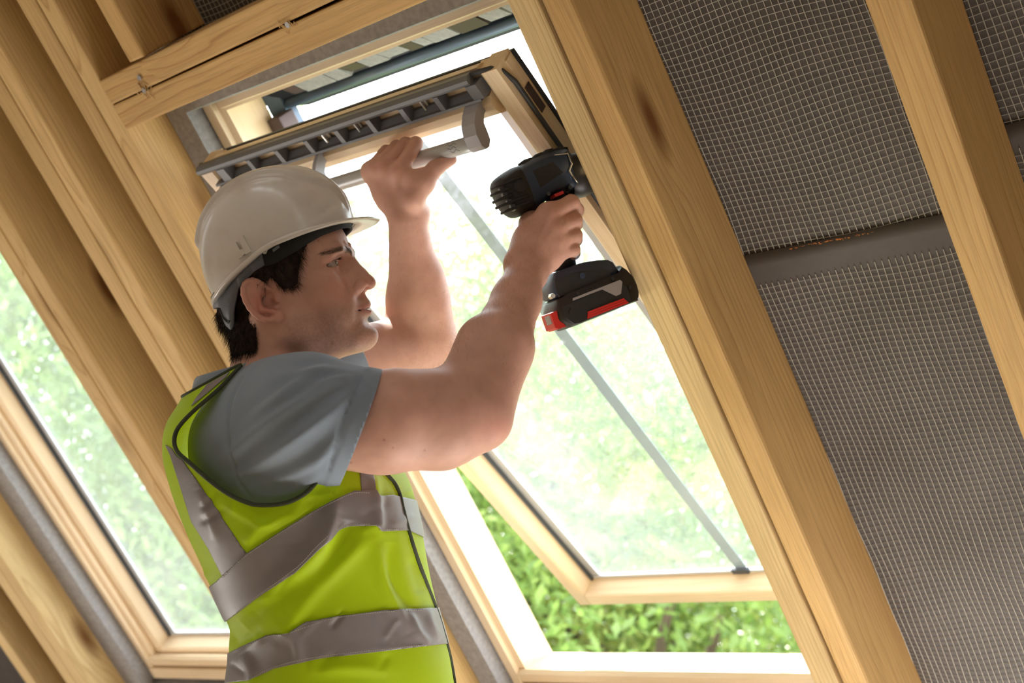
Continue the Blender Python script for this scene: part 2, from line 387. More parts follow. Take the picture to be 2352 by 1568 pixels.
for a, b_ in ((-.20, .60), (-2.34, -1.90), (-3.30, -3.09), (.6, 2.6), (-4.7, -3.27)):
    sheet(a, b_, VBOT, VTOP, WM_, 5.0)
sheet(-1.02, -0.18, .33, VTOP, WM_ + .001, 5.0)
sheet(-3.12, -2.33, -.20, VTOP, WM_, 6.0)
sheet(-1.87, -1.06, VBOT, -1.56, WM_, 5.5); sheet(-3.12, -2.33, VBOT, -1.56, WM_, 5.5)

fl = bmesh.new()
for k in range(40):
    u_ = -.845 + random.gauss(0, .028); v_ = -.6795 - abs(random.gauss(0, .0012)) - .0018; p0 = R(u_, v_, WM_ - .0062)
    d_ = Vector(AX[0]) * random.uniform(.002, .007); e_ = Vector(AX[1]) * random.uniform(-.0022, .0012)
    fl.faces.new([fl.verts.new(p0), fl.verts.new(p0 + d_), fl.verts.new(p0 + d_ * .6 + e_)])
o = link('sealant_residue', bm_mesh('sealant_residue', fl), plain('orange_sealant', (.45, .14, .02), .8), ceiling); o['kind'] = 'stuff'
# shell of the loft round the camera: floor, knee wall, gables, far slope
def quad_slab(name, pts, n, t, mat, parent=None, kind='structure'):
    n = Vector(n) * t; P = [Vector(p) for p in pts]; Q = [p + n for p in P]
    me = mesh_from(name, P + Q, [(0, 1, 2, 3), (7, 6, 5, 4), (0, 4, 5, 1), (1, 5, 6, 2), (2, 6, 7, 3), (3, 7, 4, 0)])
    o = link(name, me, mat, parent); o['kind'] = kind if parent is None else 'part'
    if parent is not None: del o['kind']
    return o
yk = R(0, VBOT, 0)[1]; zk = R(0, VBOT, .15)[2]; yr = R(0, VTOP, 0)[1]; zr = R(0, VTOP, .15)[2]
XL, XR, YB = -4.7, 2.6, yr - 2.6
floor = quad_slab('floor', [(XL, YB, 0), (XR, YB, 0), (XR, yk + .1, 0), (XL, yk + .1, 0)], (0, 0, -1), .2, M['floor'])
quad_slab('wall_front', [(XL, yk, 0), (XR, yk, 0), (XR, yk, zk), (XL, yk, zk)], (0, 1, 0), .1, M['plaster'])
for nm, x, s in (('wall_left', XL, -1), ('wall_right', XR, 1)):
    me = mesh_from(nm, [(x, YB, 0), (x, yk + .1, 0), (x, yk + .1, zk), (x, yr, zr), (x, YB, .9)] +
                   [(x + s * .1, YB, 0), (x + s * .1, yk + .1, 0), (x + s * .1, yk + .1, zk), (x + s * .1, yr, zr), (x + s * .1, YB, .9)],
                   [(0, 1, 2, 3, 4), (9, 8, 7, 6, 5)] + [(i, (i + 1) % 5, (i + 1) % 5 + 5, i + 5) for i in range(5)])
    link(nm, me, M['plaster'])['kind'] = 'structure'
quad_slab('wall_back', [(XL, YB, 0), (XR, YB, 0), (XR, YB, .9), (XL, YB, .9)], (0, -1, 0), .1, M['plaster'])
quad_slab('ceiling_rear', [(XL, YB, .9), (XR, YB, .9), (XR, yr, zr), (XL, yr, zr)], (0, -SP, CP), .05, M['plaster'])
# ------------------------------------------------------------------ roof windows
def glass_mat():
    m, nt, b, out = newmat('dusty_glass'); L = nt.links.new
    nt.nodes.remove(b)
    tr = nd(nt, 'ShaderNodeBsdfTransparent'); tr.inputs[0].default_value = (0.93, 0.97, 0.98, 1)
    gl = nd(nt, 'ShaderNodeBsdfGlossy'); gl.inputs['Roughness'].default_value = 0.02
    lw = nd(nt, 'ShaderNodeLayerWeight'); pw = nd(nt, 'ShaderNodeMath', operation='POWER'); pw.inputs[1].default_value = 4.5; L(lw.outputs['Facing'], pw.inputs[0])
    fz = nd(nt, 'ShaderNodeMath', operation='MULTIPLY_ADD'); L(pw.outputs[0], fz.inputs[0]); fz.inputs[1].default_value = .7; fz.inputs[2].default_value = .035
    m1 = nd(nt, 'ShaderNodeMixShader'); L(fz.outputs[0], m1.inputs[0]); L(tr.outputs[0], m1.inputs[1]); L(gl.outputs[0], m1.inputs[2])
    tl = nd(nt, 'ShaderNodeBsdfTranslucent'); tl.inputs[0].default_value = (0.95, 0.97, 1, 1)
    df = nd(nt, 'ShaderNodeBsdfDiffuse'); df.inputs[0].default_value = (0.8, 0.85, 0.9, 1)
    ms = nd(nt, 'ShaderNodeMixShader'); ms.inputs[0].default_value = .25; L(tl.outputs[0], ms.inputs[1]); L(df.outputs[0], ms.inputs[2])
    tc = nd(nt, 'ShaderNodeTexCoord')
    n1 = nd(nt, 'ShaderNodeTexNoise', i_Scale=4.0, i_Detail=5.0); L(tc.outputs['Object'], n1.inputs['Vector'])
    n2 = nd(nt, 'ShaderNodeTexNoise', i_Scale=420.0, i_Detail=1.0); L(tc.outputs['Object'], n2.inputs['Vector'])
    r1 = ramp(nt, [(0.3, (.013,) * 3), (0.75, (.046,) * 3)], n1.outputs[0])
    r2 = ramp(nt, [(0.60, (0,) * 3), (0.72, (.10,) * 3)], n2.outputs[0])
    ad = nd(nt, 'ShaderNodeMath', operation='ADD'); L(r1.outputs[0], ad.inputs[0]); L(r2.outputs[0], ad.inputs[1])
    m2 = nd(nt, 'ShaderNodeMixShader'); L(ad.outputs[0], m2.inputs[0]); L(m1.outputs[0], m2.inputs[1]); L(ms.outputs[0], m2.inputs[2])
    L(m2.outputs[0], out.inputs[0])
    return m
M['glass'] = glass_mat()
def strip_mat():
    m, nt, b, out = newmat('milky_strip')
    b.inputs['Base Color'].default_value = (.30, .36, .40, 1); b.inputs['Roughness'].default_value = .35; b.inputs['Alpha'].default_value = .72
    return m
M['strip'] = strip_mat()

def stick(name, f, poly, a, b_, mat, parent, axis=0, ref=None):
    """moulding: 2-D section swept along one local axis; the mesh's own X runs along the grain"""
    bm = bmesh.new()
    prism_bm(bm, f, poly, a, b_)
    me = bm_mesh(name, bm)
    P = np.array([v.co[:] for v in me.vertices]); c = P.mean(0); n = len(poly)
    X = Vector(P[n] - P[0]).normalized(); Y = X.orthogonal().normalized()
    Y = (Vector(AX[0]) - X * X.dot(Vector(AX[0]))); Y = Y.normalized() if Y.length > .2 else (Vector(AX[2]) - X * X.dot(Vector(AX[2]))).normalized()
    Zv = X.cross(Y)
    mt = Matrix(((X[0], Y[0], Zv[0], c[0]), (X[1], Y[1], Zv[1], c[1]), (X[2], Y[2], Zv[2], c[2]), (0, 0, 0, 1)))
    me.transform(mt.inverted())
    return link(name, me, mat, parent, mt)

def roof_window(name, uc, theta, full, hw=.350, sw=.319, cl_=.046, cr_=.039, dv=0.0):
    """uc: centre in u; theta: how far the sash is swung about its centre pivot"""
    win = empty(name, R(uc, -.86, .12)); tag(win, kind='structure'); WM[win.name] = Matrix.Translation(win.location)
    u0, u1 = uc - hw, uc + hw; vt, vb = -.213 + dv, -1.478 + dv; wf, wo_ = .118, .215
    F, P_ = M['frame'], empty('frame', win.location, None)
    P_.parent = win; P_.location = (0, 0, 0); WM[P_.name] = WM[win.name].copy()
    fv = lambda a, x, y: R(x, a, y)        # sweep along v, section (u, w)
    fu = lambda a, x, y: R(a, x, y)        # sweep along u, section (v, w)
    jt = .036
    def jamb_poly(s, e):   # s = +1 for the left jamb (inner side +u)
        return [(e, wf), (e + s * jt * .55, wf), (e + s * jt * .62, wf + .010), (e + s * jt, wf + .012), (e + s * jt, wo_), (e, wo_)]
    stick('jamb', fv, jamb_poly(1, u0), vb + .012, vt, F, P_)
    stick('jamb', fv, jamb_poly(-1, u1), vb + .012, vt, F, P_)
    stick('head_rail', fu, [(vt, wf), (vt - .012, wf), (vt - .015, wf + .008), (vt - .020, wf + .010), (vt - .020, wo_), (vt, wo_)], u0 + jt, u1 - jt, F, P_)
    stick('sill_rail', fu, [(vb + .040, wf), (vb + .046, wf + .008), (vb + .012, wo_), (vb - .012, wo_), (vb - .012, wf + .030), (vb + .018, wf + .028), (vb + .018, wf + .004)], u0 + .002, u1 - .002, F, P_)
    stick('sill_rail', fu, [(vb + .014, wf - .004), (vb + .014, wf + .026), (vb - .022, wf + .026), (vb - .022, wf + .006), (vb - .016, wf - .004)], u0 + .006, u1 - .006, F, P_)
    # foam collar packed between frame and rafters
    for (a, b2, nm) in ((u0 - .004 - cl_, u0 - .004, 'l'), (u1 + .003, u1 + .003 + cr_, 'r')):
        c = stick('insulation_collar', fv, [(a, .085), (b2, .085), (b2, .10), (b2, .20), (a, .20)], vb - .03, vt + .03, M['foam'], win)
    stick('insulation_collar', fu, [(vt + .038, .085), (vt + .006, .085), (vt + .002, .10), (vt + .002, .2), (vt + .038, .2)], u0 - .006, u1 + .006, M['foam'], win)
    stick('insulation_collar', fu, [(vb - .030, .09), (vb - .075, .09), (vb - .075, .2), (vb - .030, .2)], u0 - cl_ - .004, u1 + cr_ + .003, M['foam'], win)
    stick('reveal_trim', fv, [(u0 - .0055, .150), (u0 - .001, .150), (u0 - .001, .2), (u0 - .0055, .2)], vb, vt, M['gasket'], win)
    # outer cladding of the frame
    cl = empty('cladding', (0, 0, 0), win); WM[cl.name] = WM[win.name].copy()
    DM = M['dark_metal']
    stick('side_flashing', fv, [(u0 - .06, wo_), (u0 + jt - .010, wo_), (u0 + jt - .010, wo_ + .005), (u0 + .01, wo_ + .008), (u0 - .06, wo_ + .008)], vb - .03, vt + .06, DM, cl)
    stick('side_flashing', fv, [(u1 + .06, wo_), (u1 - jt + .010, wo_), (u1 - jt + .010, wo_ + .005), (u1 - .01, wo_ + .008), (u1 + .06, wo_ + .008)], vb - .03, vt + .06, DM, cl)
    stick('corner_flashing', fv, [(u0 + jt - .002, wo_ + .004), (u0 + .056, wo_ + .018), (u0 + .056, wo_ + .045), (u0 + jt - .002, wo_ + .045)], vt - .17, vt, M['blue_metal'], cl)
    stick('sill_flashing', fu, [(vb + .0, wo_), (vb + .0, wo_ + .008), (vb - .14, wo_ + .0), (vb - .14, wo_ - .01)], u0 - .06, u1 + .06, DM, cl)
    stick('head_flashing', fu, [(vt + .09, wo_), (vt - .030, wo_ + .004), (vt - .052, wo_ + .022), (vt - .060, wo_ + .065), (vt + .09, wo_ + .045)], u0 - .06, u1 + .06, DM, cl)
    tb = tube_mesh('head_seal', [R(u0 + .06, vt - .062, wo_ + .030), R((u0 + u1) / 2, vt - .062, wo_ + .030), R(u1 - .01, vt - .062, wo_ + .030)], .0105, 12)
    link('head_seal', tb, M['blue_metal'], cl)
    stick('head_brush', fu, [(vt - .060, wo_ + .042), (vt - .074, wo_ + .044), (vt - .084, wo_ + .070), (vt - .060, wo_ + .066)], u0 + .06, u1 - .005, M['brush'], cl)
    # crumbs of foam on the head rail
    if full:
        x = u0 + .12
        k = 0
        while x < u1 - .03:
            L_ = random.uniform(.02, .07); m_ = M['foam'] if k % 3 else M['brown']
            stick('foam_strip', fu, [(vt - .021, wo_ - .040), (vt - .030, wo_ - .030), (vt - .044 - random.uniform(0, .006), wo_ - .008), (vt - .044, wo_ + .003), (vt - .021, wo_ + .003)], x, x + L_, m_, P_)
            x += L_ + random.uniform(.001, .006); k += 1
        bm = bmesh.new(); box_bm(bm, lambda a, b_, c: R(a, b_, c), (u0 + jt + .004, vt - .14, wo_ - .02), (u0 + jt + .034, vt - .07, wo_ + .02), .003)
        link('hinge_cover', bm_mesh('hinge_cover', bm), M['brown'], P_)
    # ---------------- sash
    T = math.tan(theta); ct, st = math.cos(theta), math.sin(theta)
    vp, wp = -.871 + dv, .183 if theta else .142
    Ls = 1.220 if theta else 1.165
    sash = empty('sash', (0, 0, 0), win); WM[sash.name] = WM[win.name].copy()
    a0, a1 = uc - sw, uc + sw
    def S(u, t, n):          # t down the sash from its top, n inward
        d = t - Ls / 2
        return R(u, vp - d * ct - n * st, wp + d * st - n * ct)
    if not theta:
        pass
    th = .046                 # sash depth (outward)
    fS = lambda a, x, y: S(x, a, y)      # sweep along t, section (u, n)
    fT = lambda a, x, y: S(a, x, y)      # sweep along u, section (t, n)
    sw_ = .046
    def stile(s, e):
        return [(e, 0.0), (e + s * .026, 0.0), (e + s * .030, -.003), (e + s * sw_, -.037), (e + s * sw_, -.0372), (e + s * .03, -.0372), (e + s * .03, -th), (e, -th)]
    stick('stile', fS, stile(1, a0), .006, Ls, F, sash)
    stick('stile', fS, stile(-1, a1), .006, Ls, F, sash)
    # head rail: flat top strip, recess for the vent grille, round cream nose
    stick('head_rail', fT, [(0, -.010), (.038, -.012), (.041, .000), (.049, .007), (.060, .007), (.071, .002), (.078, -.012), (.078, -.037), (.03, -.037), (.03, -th), (.013, -th), (.002, -.022)], a0 + .036, a1 - .036, F, sash)
    B0 = Ls - .044
    stick('foot_rail', fT, [(Ls, 0), (Ls - .028, 0), (Ls - .031, -.003), (B0, -.037), (B0, -.0372), (Ls - .03, -.0372), (Ls - .03, -th), (Ls, -th)], a0 + .030, a1 - .030, F, sash)
    bm = bmesh.new(); box_bm(bm, S, (a0 + .03, .03, -.046), (a1 - .03, Ls - .03, -.040))
    link('pane', bm_mesh('pane', bm), M['glass'], sash)
    bm = bmesh.new()
    bw = .0032
    for (x0, x1, y0, y1) in ((a0 + sw_, a0 + sw_ + bw, .078, B0), (a1 - sw_ - bw, a1 - sw_, .078, B0), (a0 + sw_, a1 - sw_, .078, .081)):
        box_bm(bm, S, (x0, y0, -.0395), (x1, y1, -.027))
    link('glazing_gasket', bm_mesh('glazing_gasket', bm), M['gasket'], sash)
    bm = bmesh.new()
    box_bm(bm, S, (a0 + sw_ + bw, B0 - .008, -.0398), (a1 - sw_ - bw, B0, -.033))
    for (x0, x1) in ((a0 + sw_ + bw, a0 + sw_ + bw + .018), (a1 - sw_ - bw - .020, a1 - sw_ - bw)):
        box_bm(bm, S, (x0, .081, -.0398), (x1, B0 - bw, -.035))
    link('glazing_spacer', bm_mesh('glazing_spacer', bm), M['spacer'], sash)
    # outer sash cladding and weather gasket round the inner edge
    bm = bmesh.new()
    for (x0, x1, y0, y1) in ((a0 - .004, a1 + .004, .011, .030), (a0 - .004, a1 + .004, Ls - .03, Ls + .014), (a0 - .004, a0 + .03, .03, Ls - .03), (a1 - .03, a1 + .004, .03, Ls - .03)):
        box_bm(bm, S, (x0, y0, -th - .006), (x1, y1, -th + .0001), .001)
    link('sash_cladding', bm_mesh('sash_cladding', bm), M['dark_metal'], sash)
    return win, S, (a0, a1, Ls, sash, th)

M['brown'] = plain('dark_brown_metal', (0.075, 0.045, 0.04), 0.4, metal=0.3)
M['spacer'] = plain('aluminium_spacer', (0.55, 0.57, 0.60), 0.35, metal=0.3)
TH = math.radians(16.0)
win1, S1, (A0, A1, LS, sash1, SASH_T) = roof_window('window_1', -1.459, TH, True)
win1['label'] = 'open roof window with pine frame, its sash swung about the middle'
win2, S2, _w2 = roof_window('window_2', -2.682, 0.0, False, .295, .268, .072, .004, .028)
win2['label'] = 'closed pine roof window at the lower left'

# weather gasket running round the sash's edge (top and right side)
gp = [S1(A0 + .004, .004, -.010), S1(A0 + .02, .004, -.004), S1(A1 - .03, .004, -.004), S1(A1 - .012, .006, -.006), S1(A1 - .002, .016, -.010), S1(A1 + .003, .04, -.014), S1(A1 + .003, LS * .5, -.014), S1(A1 + .003, LS - .02, -.014)]
link('weather_gasket', tube_mesh('weather_gasket', gp, .0038, 8), M['gasket'], sash1)
# routed hinge pocket and joint on the sash's right edge
bm = bmesh.new(); box_bm(bm, S1, (A1 - .0002, .060, -.040), (A1 + .0012, .105, -.026))
link('hinge_pocket', bm_mesh('hinge_pocket', bm), M['brown'], sash1)
bm = bmesh.new(); box_bm(bm, S1, (A1 + .0002, .012, -.042), (A1 + .0014, .028, -.024))
link('corner_joint', bm_mesh('corner_joint', bm), M['frame'], sash1)
# ventilation grille: upper tube lip, lower lip, ribs between eight openings
gr = empty('vent_grille', (0, 0, 0), win1); WM[gr.name] = WM[win1.name].copy()
g0, g1 = A0 + .014, A1 - .045
bm = bmesh.new()
fT1 = lambda a, x, y: S1(a, x, y)
prism_bm(bm, fT1, [(-.001, .004), (.003, .011), (.008, .012), (.013, .008), (.014, .000), (.001, -.009)], g0 - .006, g1)
link('upper_lip', bm_mesh('upper_lip', bm), M['grille'], gr)
bm = bmesh.new(); prism_bm(bm, fT1, [(.036, .010), (.0395, .011), (.041, .005), (.038, -.010), (.035, -.010)], g0 + .01, g1)
link('lower_lip', bm_mesh('lower_lip', bm), M['grille'], gr)
nslot = 8; us = np.linspace(g0 + .045, g1, nslot + 1)
for i, uu in enumerate(us):
    bm = bmesh.new(); w_ = .006 if 0 < i < nslot else .012
    prism_bm(bm, lambda a, x, y: S1(x, a, y), [(uu - w_ * 2.2, -.009), (uu - w_, .009), (uu + w_ * .6, .010), (uu + w_ * .9, -.008)], .013, .037)
    link('rib', bm_mesh('rib', bm), M['grille'], gr)
bm = bmesh.new()
for i in range(nslot):          # low web along the bottom of each opening
    prism_bm(bm, fT1, [(.029, -.011), (.029, -.004), (.036, .004), (.036, -.011)], us[i] + .004, us[i + 1] - .010)
link('slot_webs', bm_mesh('slot_webs', bm), M['grille'], gr)
# latch parts seen in the openings
for (x, dx) in ((us[3] + .028, .03), (us[4] + .030, .018), (us[6] + .03, .02)):
    bm = bmesh.new(); box_bm(bm, S1, (x - dx * .3, .012, -.010), (x + dx * .2, .034, -.006), .002)
    box_bm(bm, S1, (x - dx * .15, .016, -.008), (x + dx * .05, .036, .000), .002)
    link('latch', bm_mesh('latch', bm), M['steel'], gr)
# handle bar on three brackets
hb = empty('handle', (0, 0, 0), win1); WM[hb.name] = WM[win1.name].copy()
tB, nB, rB = .080, .042, .0115
bl = [np.array(S1(u, tB, nB)) for u in np.linspace(A0 + .045, A1 - .064, 12)]
HANDLE = (bl[0], bl[-1])
link('bar', tube_mesh('bar', bl, rB, 20), M['handle'], hb)
for k, ub in enumerate((A0 + .045, -1.515, A1 - .064)):
    bm = bmesh.new()
    poly = [(tB + .012, nB + .010), (tB + .014, nB - .002), (tB + .004, nB - .014)]
    q = [tuple(p) for p in np.array([(.041, -.008), (.040, .012), (.044, .026), (.052, .041), (.064, .051), (.080, .0555), (.089, .052), (.0915, .044), (.087, .034), (.076, .029), (.065, .025), (.058, .014), (.056, -.008)])]
    prism_bm(bm, fT1, q, ub - (.004 if k == 1 else .012), ub + (.004 if k == 1 else .012))
    me = bm_mesh('bracket', bm); link('bracket', me, M['bracket'], hb)
# engraved wave marks on the bar's right end
_m = np.array(S1(A1 - .10, tB, nB)); _t = np.array(S1(A1 - .10, tB + .01, nB)) - _m; _n = np.array(S1(A1 - .10, tB, nB + .01)) - _m; _c = CAMP - _m
ANG0 = math.atan2(_c @ _n, _c @ _t)
bm = bmesh.new()
for k, (du, da) in enumerate(((-.062, -.55), (-.062, .25), (-.062, 1.05))):
    pts = []
    for i in range(13):
        s = i / 12 - .5; uu = A1 - .064 + .022 + du + s * .016 + (0 if k else .003)
        ang = ANG0 + da * .55 + .13 * math.sin(s * 9)
        pts.append(np.array(S1(uu, tB + (rB + .0001) * math.cos(ang), nB + (rB + .0001) * math.sin(ang))))
    t_ = tube_mesh('m', pts, .0004, 5); b2 = bmesh.new(); b2.from_mesh(t_); 
    tmp = bpy.data.meshes.new('t'); b2.to_mesh(tmp); bm.from_mesh(tmp); b2.free()
link('wave_marks', bm_mesh('wave_marks', bm), M['grille'], hb)
# translucent strip down the pane with its clip at the foot
bm = bmesh.new(); box_bm(bm, S1, (-1.392, .082, -.0398), (-1.368, LS - .052, -.038))
o = link('pane_strip', bm_mesh('pane_strip', bm), M['strip'], sash1); o['label'] = 'grey translucent strip down the middle of the pane'
bm = bmesh.new(); box_bm(bm, S1, (-1.398, LS - .058, -.0375), (-1.362, LS - .046, -.028), .002)
link('strip_clip', bm_mesh('strip_clip', bm), M['gasket'], sash1)
# ------------------------------------------------------------------ outside: ground and trees
M['ground'] = plain('lawn', (0.10, 0.17, 0.05), 0.95, scale=40, var=0.3)
bm = bmesh.new()
for i in range(2): pass
gv = [(-70, yk + .3, -3.2), (30, yk + .3, -3.2), (30, 80, -3.2), (-70, 80, -3.2)]
g = link('ground', mesh_from('ground', gv + [(x, y, z - .3) for x, y, z in gv], [(0, 1, 2, 3), (7, 6, 5, 4), (0, 4, 5, 1), (1, 5, 6, 2), (2, 6, 7, 3), (3, 7, 4, 0)]), M['ground']); g['kind'] = 'structure'
def leaf_mat(name, a, b_):
    m, nt, b, out = newmat(name); L = nt.links.new
    oi = nd(nt, 'ShaderNodeTexCoord'); nz = nd(nt, 'ShaderNodeTexNoise', i_Scale=2.5, i_Detail=4.0); L(oi.outputs['Object'], nz.inputs['Vector'])
    r = ramp(nt, [(0.3, a), (0.7, b_)], nz.outputs[0])
    L(r.outputs[0], b.inputs['Base Color']); b.inputs['Roughness'].default_value = .25
    tl = nd(nt, 'ShaderNodeBsdfTranslucent'); L(r.outputs[0], tl.inputs[0])
    ms = nd(nt, 'ShaderNodeMixShader'); ms.inputs[0].default_value = .42; L(b.outputs[0], ms.inputs[1]); L(tl.outputs[0], ms.inputs[2]); L(ms.outputs[0], out.inputs[0])
    return m
M['leafA'] = leaf_mat('leaves_mid_green', (0.15, 0.27, 0.05), (0.38, 0.47, 0.13))
M['leafB'] = leaf_mat('leaves_dark_green', (0.10, 0.19, 0.04), (0.27, 0.38, 0.10))
M['leafC'] = leaf_mat('leaves_yellow_green', (0.24, 0.30, 0.06), (0.45, 0.46, 0.14))
M['bark'] = plain('bark', (0.12, 0.08, 0.055), 0.9, bump=0.8, scale=40, var=0.3)
def foliage_mesh(name, nclump, nleaf, size, rad, hgt, seed, leafL=(.07, .13)):
    """leaf blades gathered on many twig clumps; every blade a folded four-point leaf"""
    g_ = np.random.default_rng(seed); V = []; F = []
    th = g_.uniform(0, 2 * np.pi, nclump); ph = np.arccos(g_.uniform(-.75, 1, nclump)); rr = g_.uniform(.45, 1, nclump) ** .6
    C = np.stack([rad * rr * np.sin(ph) * np.cos(th), rad * rr * np.sin(ph) * np.sin(th), hgt * rr * np.cos(ph)], 1)
    n = nclump * nleaf
    P = np.repeat(C, nleaf, 0) + g_.normal(0, size, (n, 3)) * [1, 1, .6]
    d = g_.normal(0, 1, (n, 3)); d[:, 2] -= .5; d /= np.linalg.norm(d, axis=1)[:, None]
    s = np.cross(d, g_.normal(0, 1, (n, 3))); s /= np.linalg.norm(s, axis=1)[:, None] + 1e-9
    nn = np.cross(d, s); Lf = g_.uniform(leafL[0], leafL[1], n)[:, None]
    W = Lf * .20
    a = P; b_ = P + d * Lf * .45 + s * W; c = P + d * Lf; e = P + d * Lf * .45 - s * W; m_ = P + d * Lf * .5 - nn * Lf * .07
    Vv = np.stack([a, b_, c, e, m_], 1).reshape(-1, 3)
    base = np.arange(n)[:, None] * 5
    tri = np.concatenate([base + [[0, 1, 4]], base + [[1, 2, 4]], base + [[2, 3, 4]], base + [[3, 0, 4]]], 0)
    me = bpy.data.meshes.new(name)
    me.vertices.add(len(Vv)); me.vertices.foreach_set('co', Vv.ravel())
    me.loops.add(len(tri) * 3); me.loops.foreach_set('vertex_index', tri.ravel().astype(np.int32))
    me.polygons.add(len(tri)); me.polygons.foreach_set('loop_start', np.arange(0, len(tri) * 3, 3, dtype=np.int32)); me.polygons.foreach_set('loop_total', np.full(len(tri), 3, dtype=np.int32))
    me.update(); me.validate()
    return me
FOL = {k: foliage_mesh('foliage_' + k, 440, 72, .24, 2.3, 2.4, s, ll) for k, s, ll in (('a', 1, (.05, .095)), ('b', 2, (.055, .11)), ('c', 3, (.045, .085)))}
def trunk_mesh(seed, h):
    g_ = np.random.default_rng(seed); bm = bmesh.new()
    def limb(p, d, L_, r, depth):
        pts = [p]; dd = d
        for i in range(5):
            dd = dd + g_.normal(0, .12, 3); dd = dd / np.linalg.norm(dd); p = p + dd * L_ / 5; pts.append(p)
        t = tube_mesh('t', pts, np.linspace(r, r * .55, 6), 7); bm.from_mesh(t); bpy.data.meshes.remove(t)
        if depth > 0:
            for k in range(4 if depth > 1 else 3):
                q = dd + g_.normal(0, .75, 3); q[2] = abs(q[2]) * .8 + .2; limb(pts[-1 - (k % 3)], q / np.linalg.norm(q), L_ * .62, r * .5, depth - 1)
    limb(np.zeros(3), np.array([0, 0, 1.0]), h, .17, 2)
    return bm_mesh('trunk', bm, True)
TRK = [trunk_mesh(11, 3.0), trunk_mesh(12, 3.6)]
TREES = []
def tree(pos, zc, scale, fol, mat, label, rot, dens=1):
    t = empty('tree', pos); WM[t.name] = Matrix.Translation(Vector(pos)); tag(t, label, 'tree', 'trees beyond the roof windows')
    tk = link('trunk', TRK[len(TREES) % 2].copy(), M['bark'], t, Matrix.Translation(Vector(pos)) @ Matrix.Rotation(rot, 4, 'Z') @ Matrix.Diagonal((scale, scale, (zc - pos[2]) / 5.2, 1)))
    me = FOL[fol].copy(); me.materials.clear()
    f = link('foliage', me, mat, t, Matrix.Translation(Vector((pos[0], pos[1], zc))) @ Matrix.Rotation(rot, 4, 'Z') @ Matrix.Diagonal((scale, scale, scale, 1)))
    f['kind'] = 'stuff'
    TREES.append(t)
def along(px, dist):      # ground position in the direction of a pixel column
    p = at(px, 784, 1.0) - CAMP; p[2] = 0; p /= np.linalg.norm(p); return CAMP + p * dist
TS = [ # pixel column, distance, crown height, scale, foliage, material, label
    (1250, 8.5, 1.6, 1.0, 'a', 'leafA', 'bushy green tree low behind the foot of the open sash'),
    (1620, 8.0, 1.4, 1.0, 'b', 'leafB', 'dark leafy tree below the sash, near the right rafter'),
    (1000, 10.5, 1.2, 1.0, 'c', 'leafC', 'yellow-green tree seen through the middle of the pane'),
    (1450, 11.5, 1.5, 1.0, 'c', 'leafC', 'yellow-green tree seen through the right of the pane'),
    (330, 9.0, 1.9, 1.0, 'b', 'leafB', 'dark tree behind the lower part of the closed window'),
    (60, 10.5, 3.0, 1.1, 'a', 'leafA', 'tall tree behind the upper part of the closed window'),
    (-250, 10, 2.2, 1.1, 'b', 'leafA', 'tree beyond the left edge of the closed window'),
    (1200, 14, 2.0, 1.1, 'a', 'leafA', 'tall distant tree seen beside the left forearm'),
    (850, 15, 2.4, 1.15, 'b', 'leafB', 'tall distant tree seen beside the helmet'),
    (1800, 16, 1.9, 1.15, 'a', 'leafC', 'distant tree behind the drill'),
]
for i, (px, dist, zc, s_, f_, m_, lb) in enumerate(TS):
    p = along(px, dist); tree((p[0], p[1], -3.2), zc, s_, f_, M[m_], lb, i * 1.3)
# ------------------------------------------------------------------ implicit modelling: smooth unions -> surface nets
class Prims:
    def __init__(self): self.L = []
    def cone(self, a, b, ra, rb, k=.012, op=1): self.L.append(('c', np.array(a, float), np.array(b, float), ra, rb, k, op)); return self
    def ball(self, a, r, k=.012, op=1): return self.cone(a, np.array(a) + 1e-6, r, r, k, op)
    def ell(self, c, r, k=.012, op=1, rot=None):
        self.L.append(('e', np.array(c, float), np.array(r, float), np.eye(3) if rot is None else np.asarray(rot, float), None, k, op)); return self
    def plane(self, p, n, k=.001): self.L.append(('p', np.array(p, float), np.array(n, float) / np.linalg.norm(n), 0, 0, k, -1)); return self

def prim_d(pr, P):
    if pr[0] == 'c':
        _, a, b, ra, rb, k, op = pr
        ab = b - a; h = np.clip((P - a) @ ab / (ab @ ab), 0, 1)
        return np.linalg.norm(P - a - h[:, None] * ab, axis=1) - (ra + (rb - ra) * h)
    if pr[0] == 'e':
        _, c, r, rot, _, k, op = pr
        q = (P - c) @ rot.T
        k0 = np.linalg.norm(q / r, axis=1); k1 = np.linalg.norm(q / (r * r), axis=1)
        return k0 * (k0 - 1) / (k1 + 1e-9)
    if pr[0] == 'p':
        _, p, n, _, _, k, op = pr
        return -((P - p) @ n)       # solid removed where (P-p).n > 0

def combine(prims, P, sel=None):
    d = np.full(len(P), 1.0)
    for i, pr in enumerate(prims):
        if sel is not None and not sel[i]: continue
        k, op = pr[5], pr[6]; e = prim_d(pr, P)
        if op == 1:
            h = np.clip(.5 + .5 * (d - e) / k, 0, 1); d = d * (1 - h) + e * h - k * h * (1 - h)
        else:
            h = np.clip(.5 - .5 * (d + e) / k, 0, 1); d = d * (1 - h) - e * h + k * h * (1 - h)
    return d

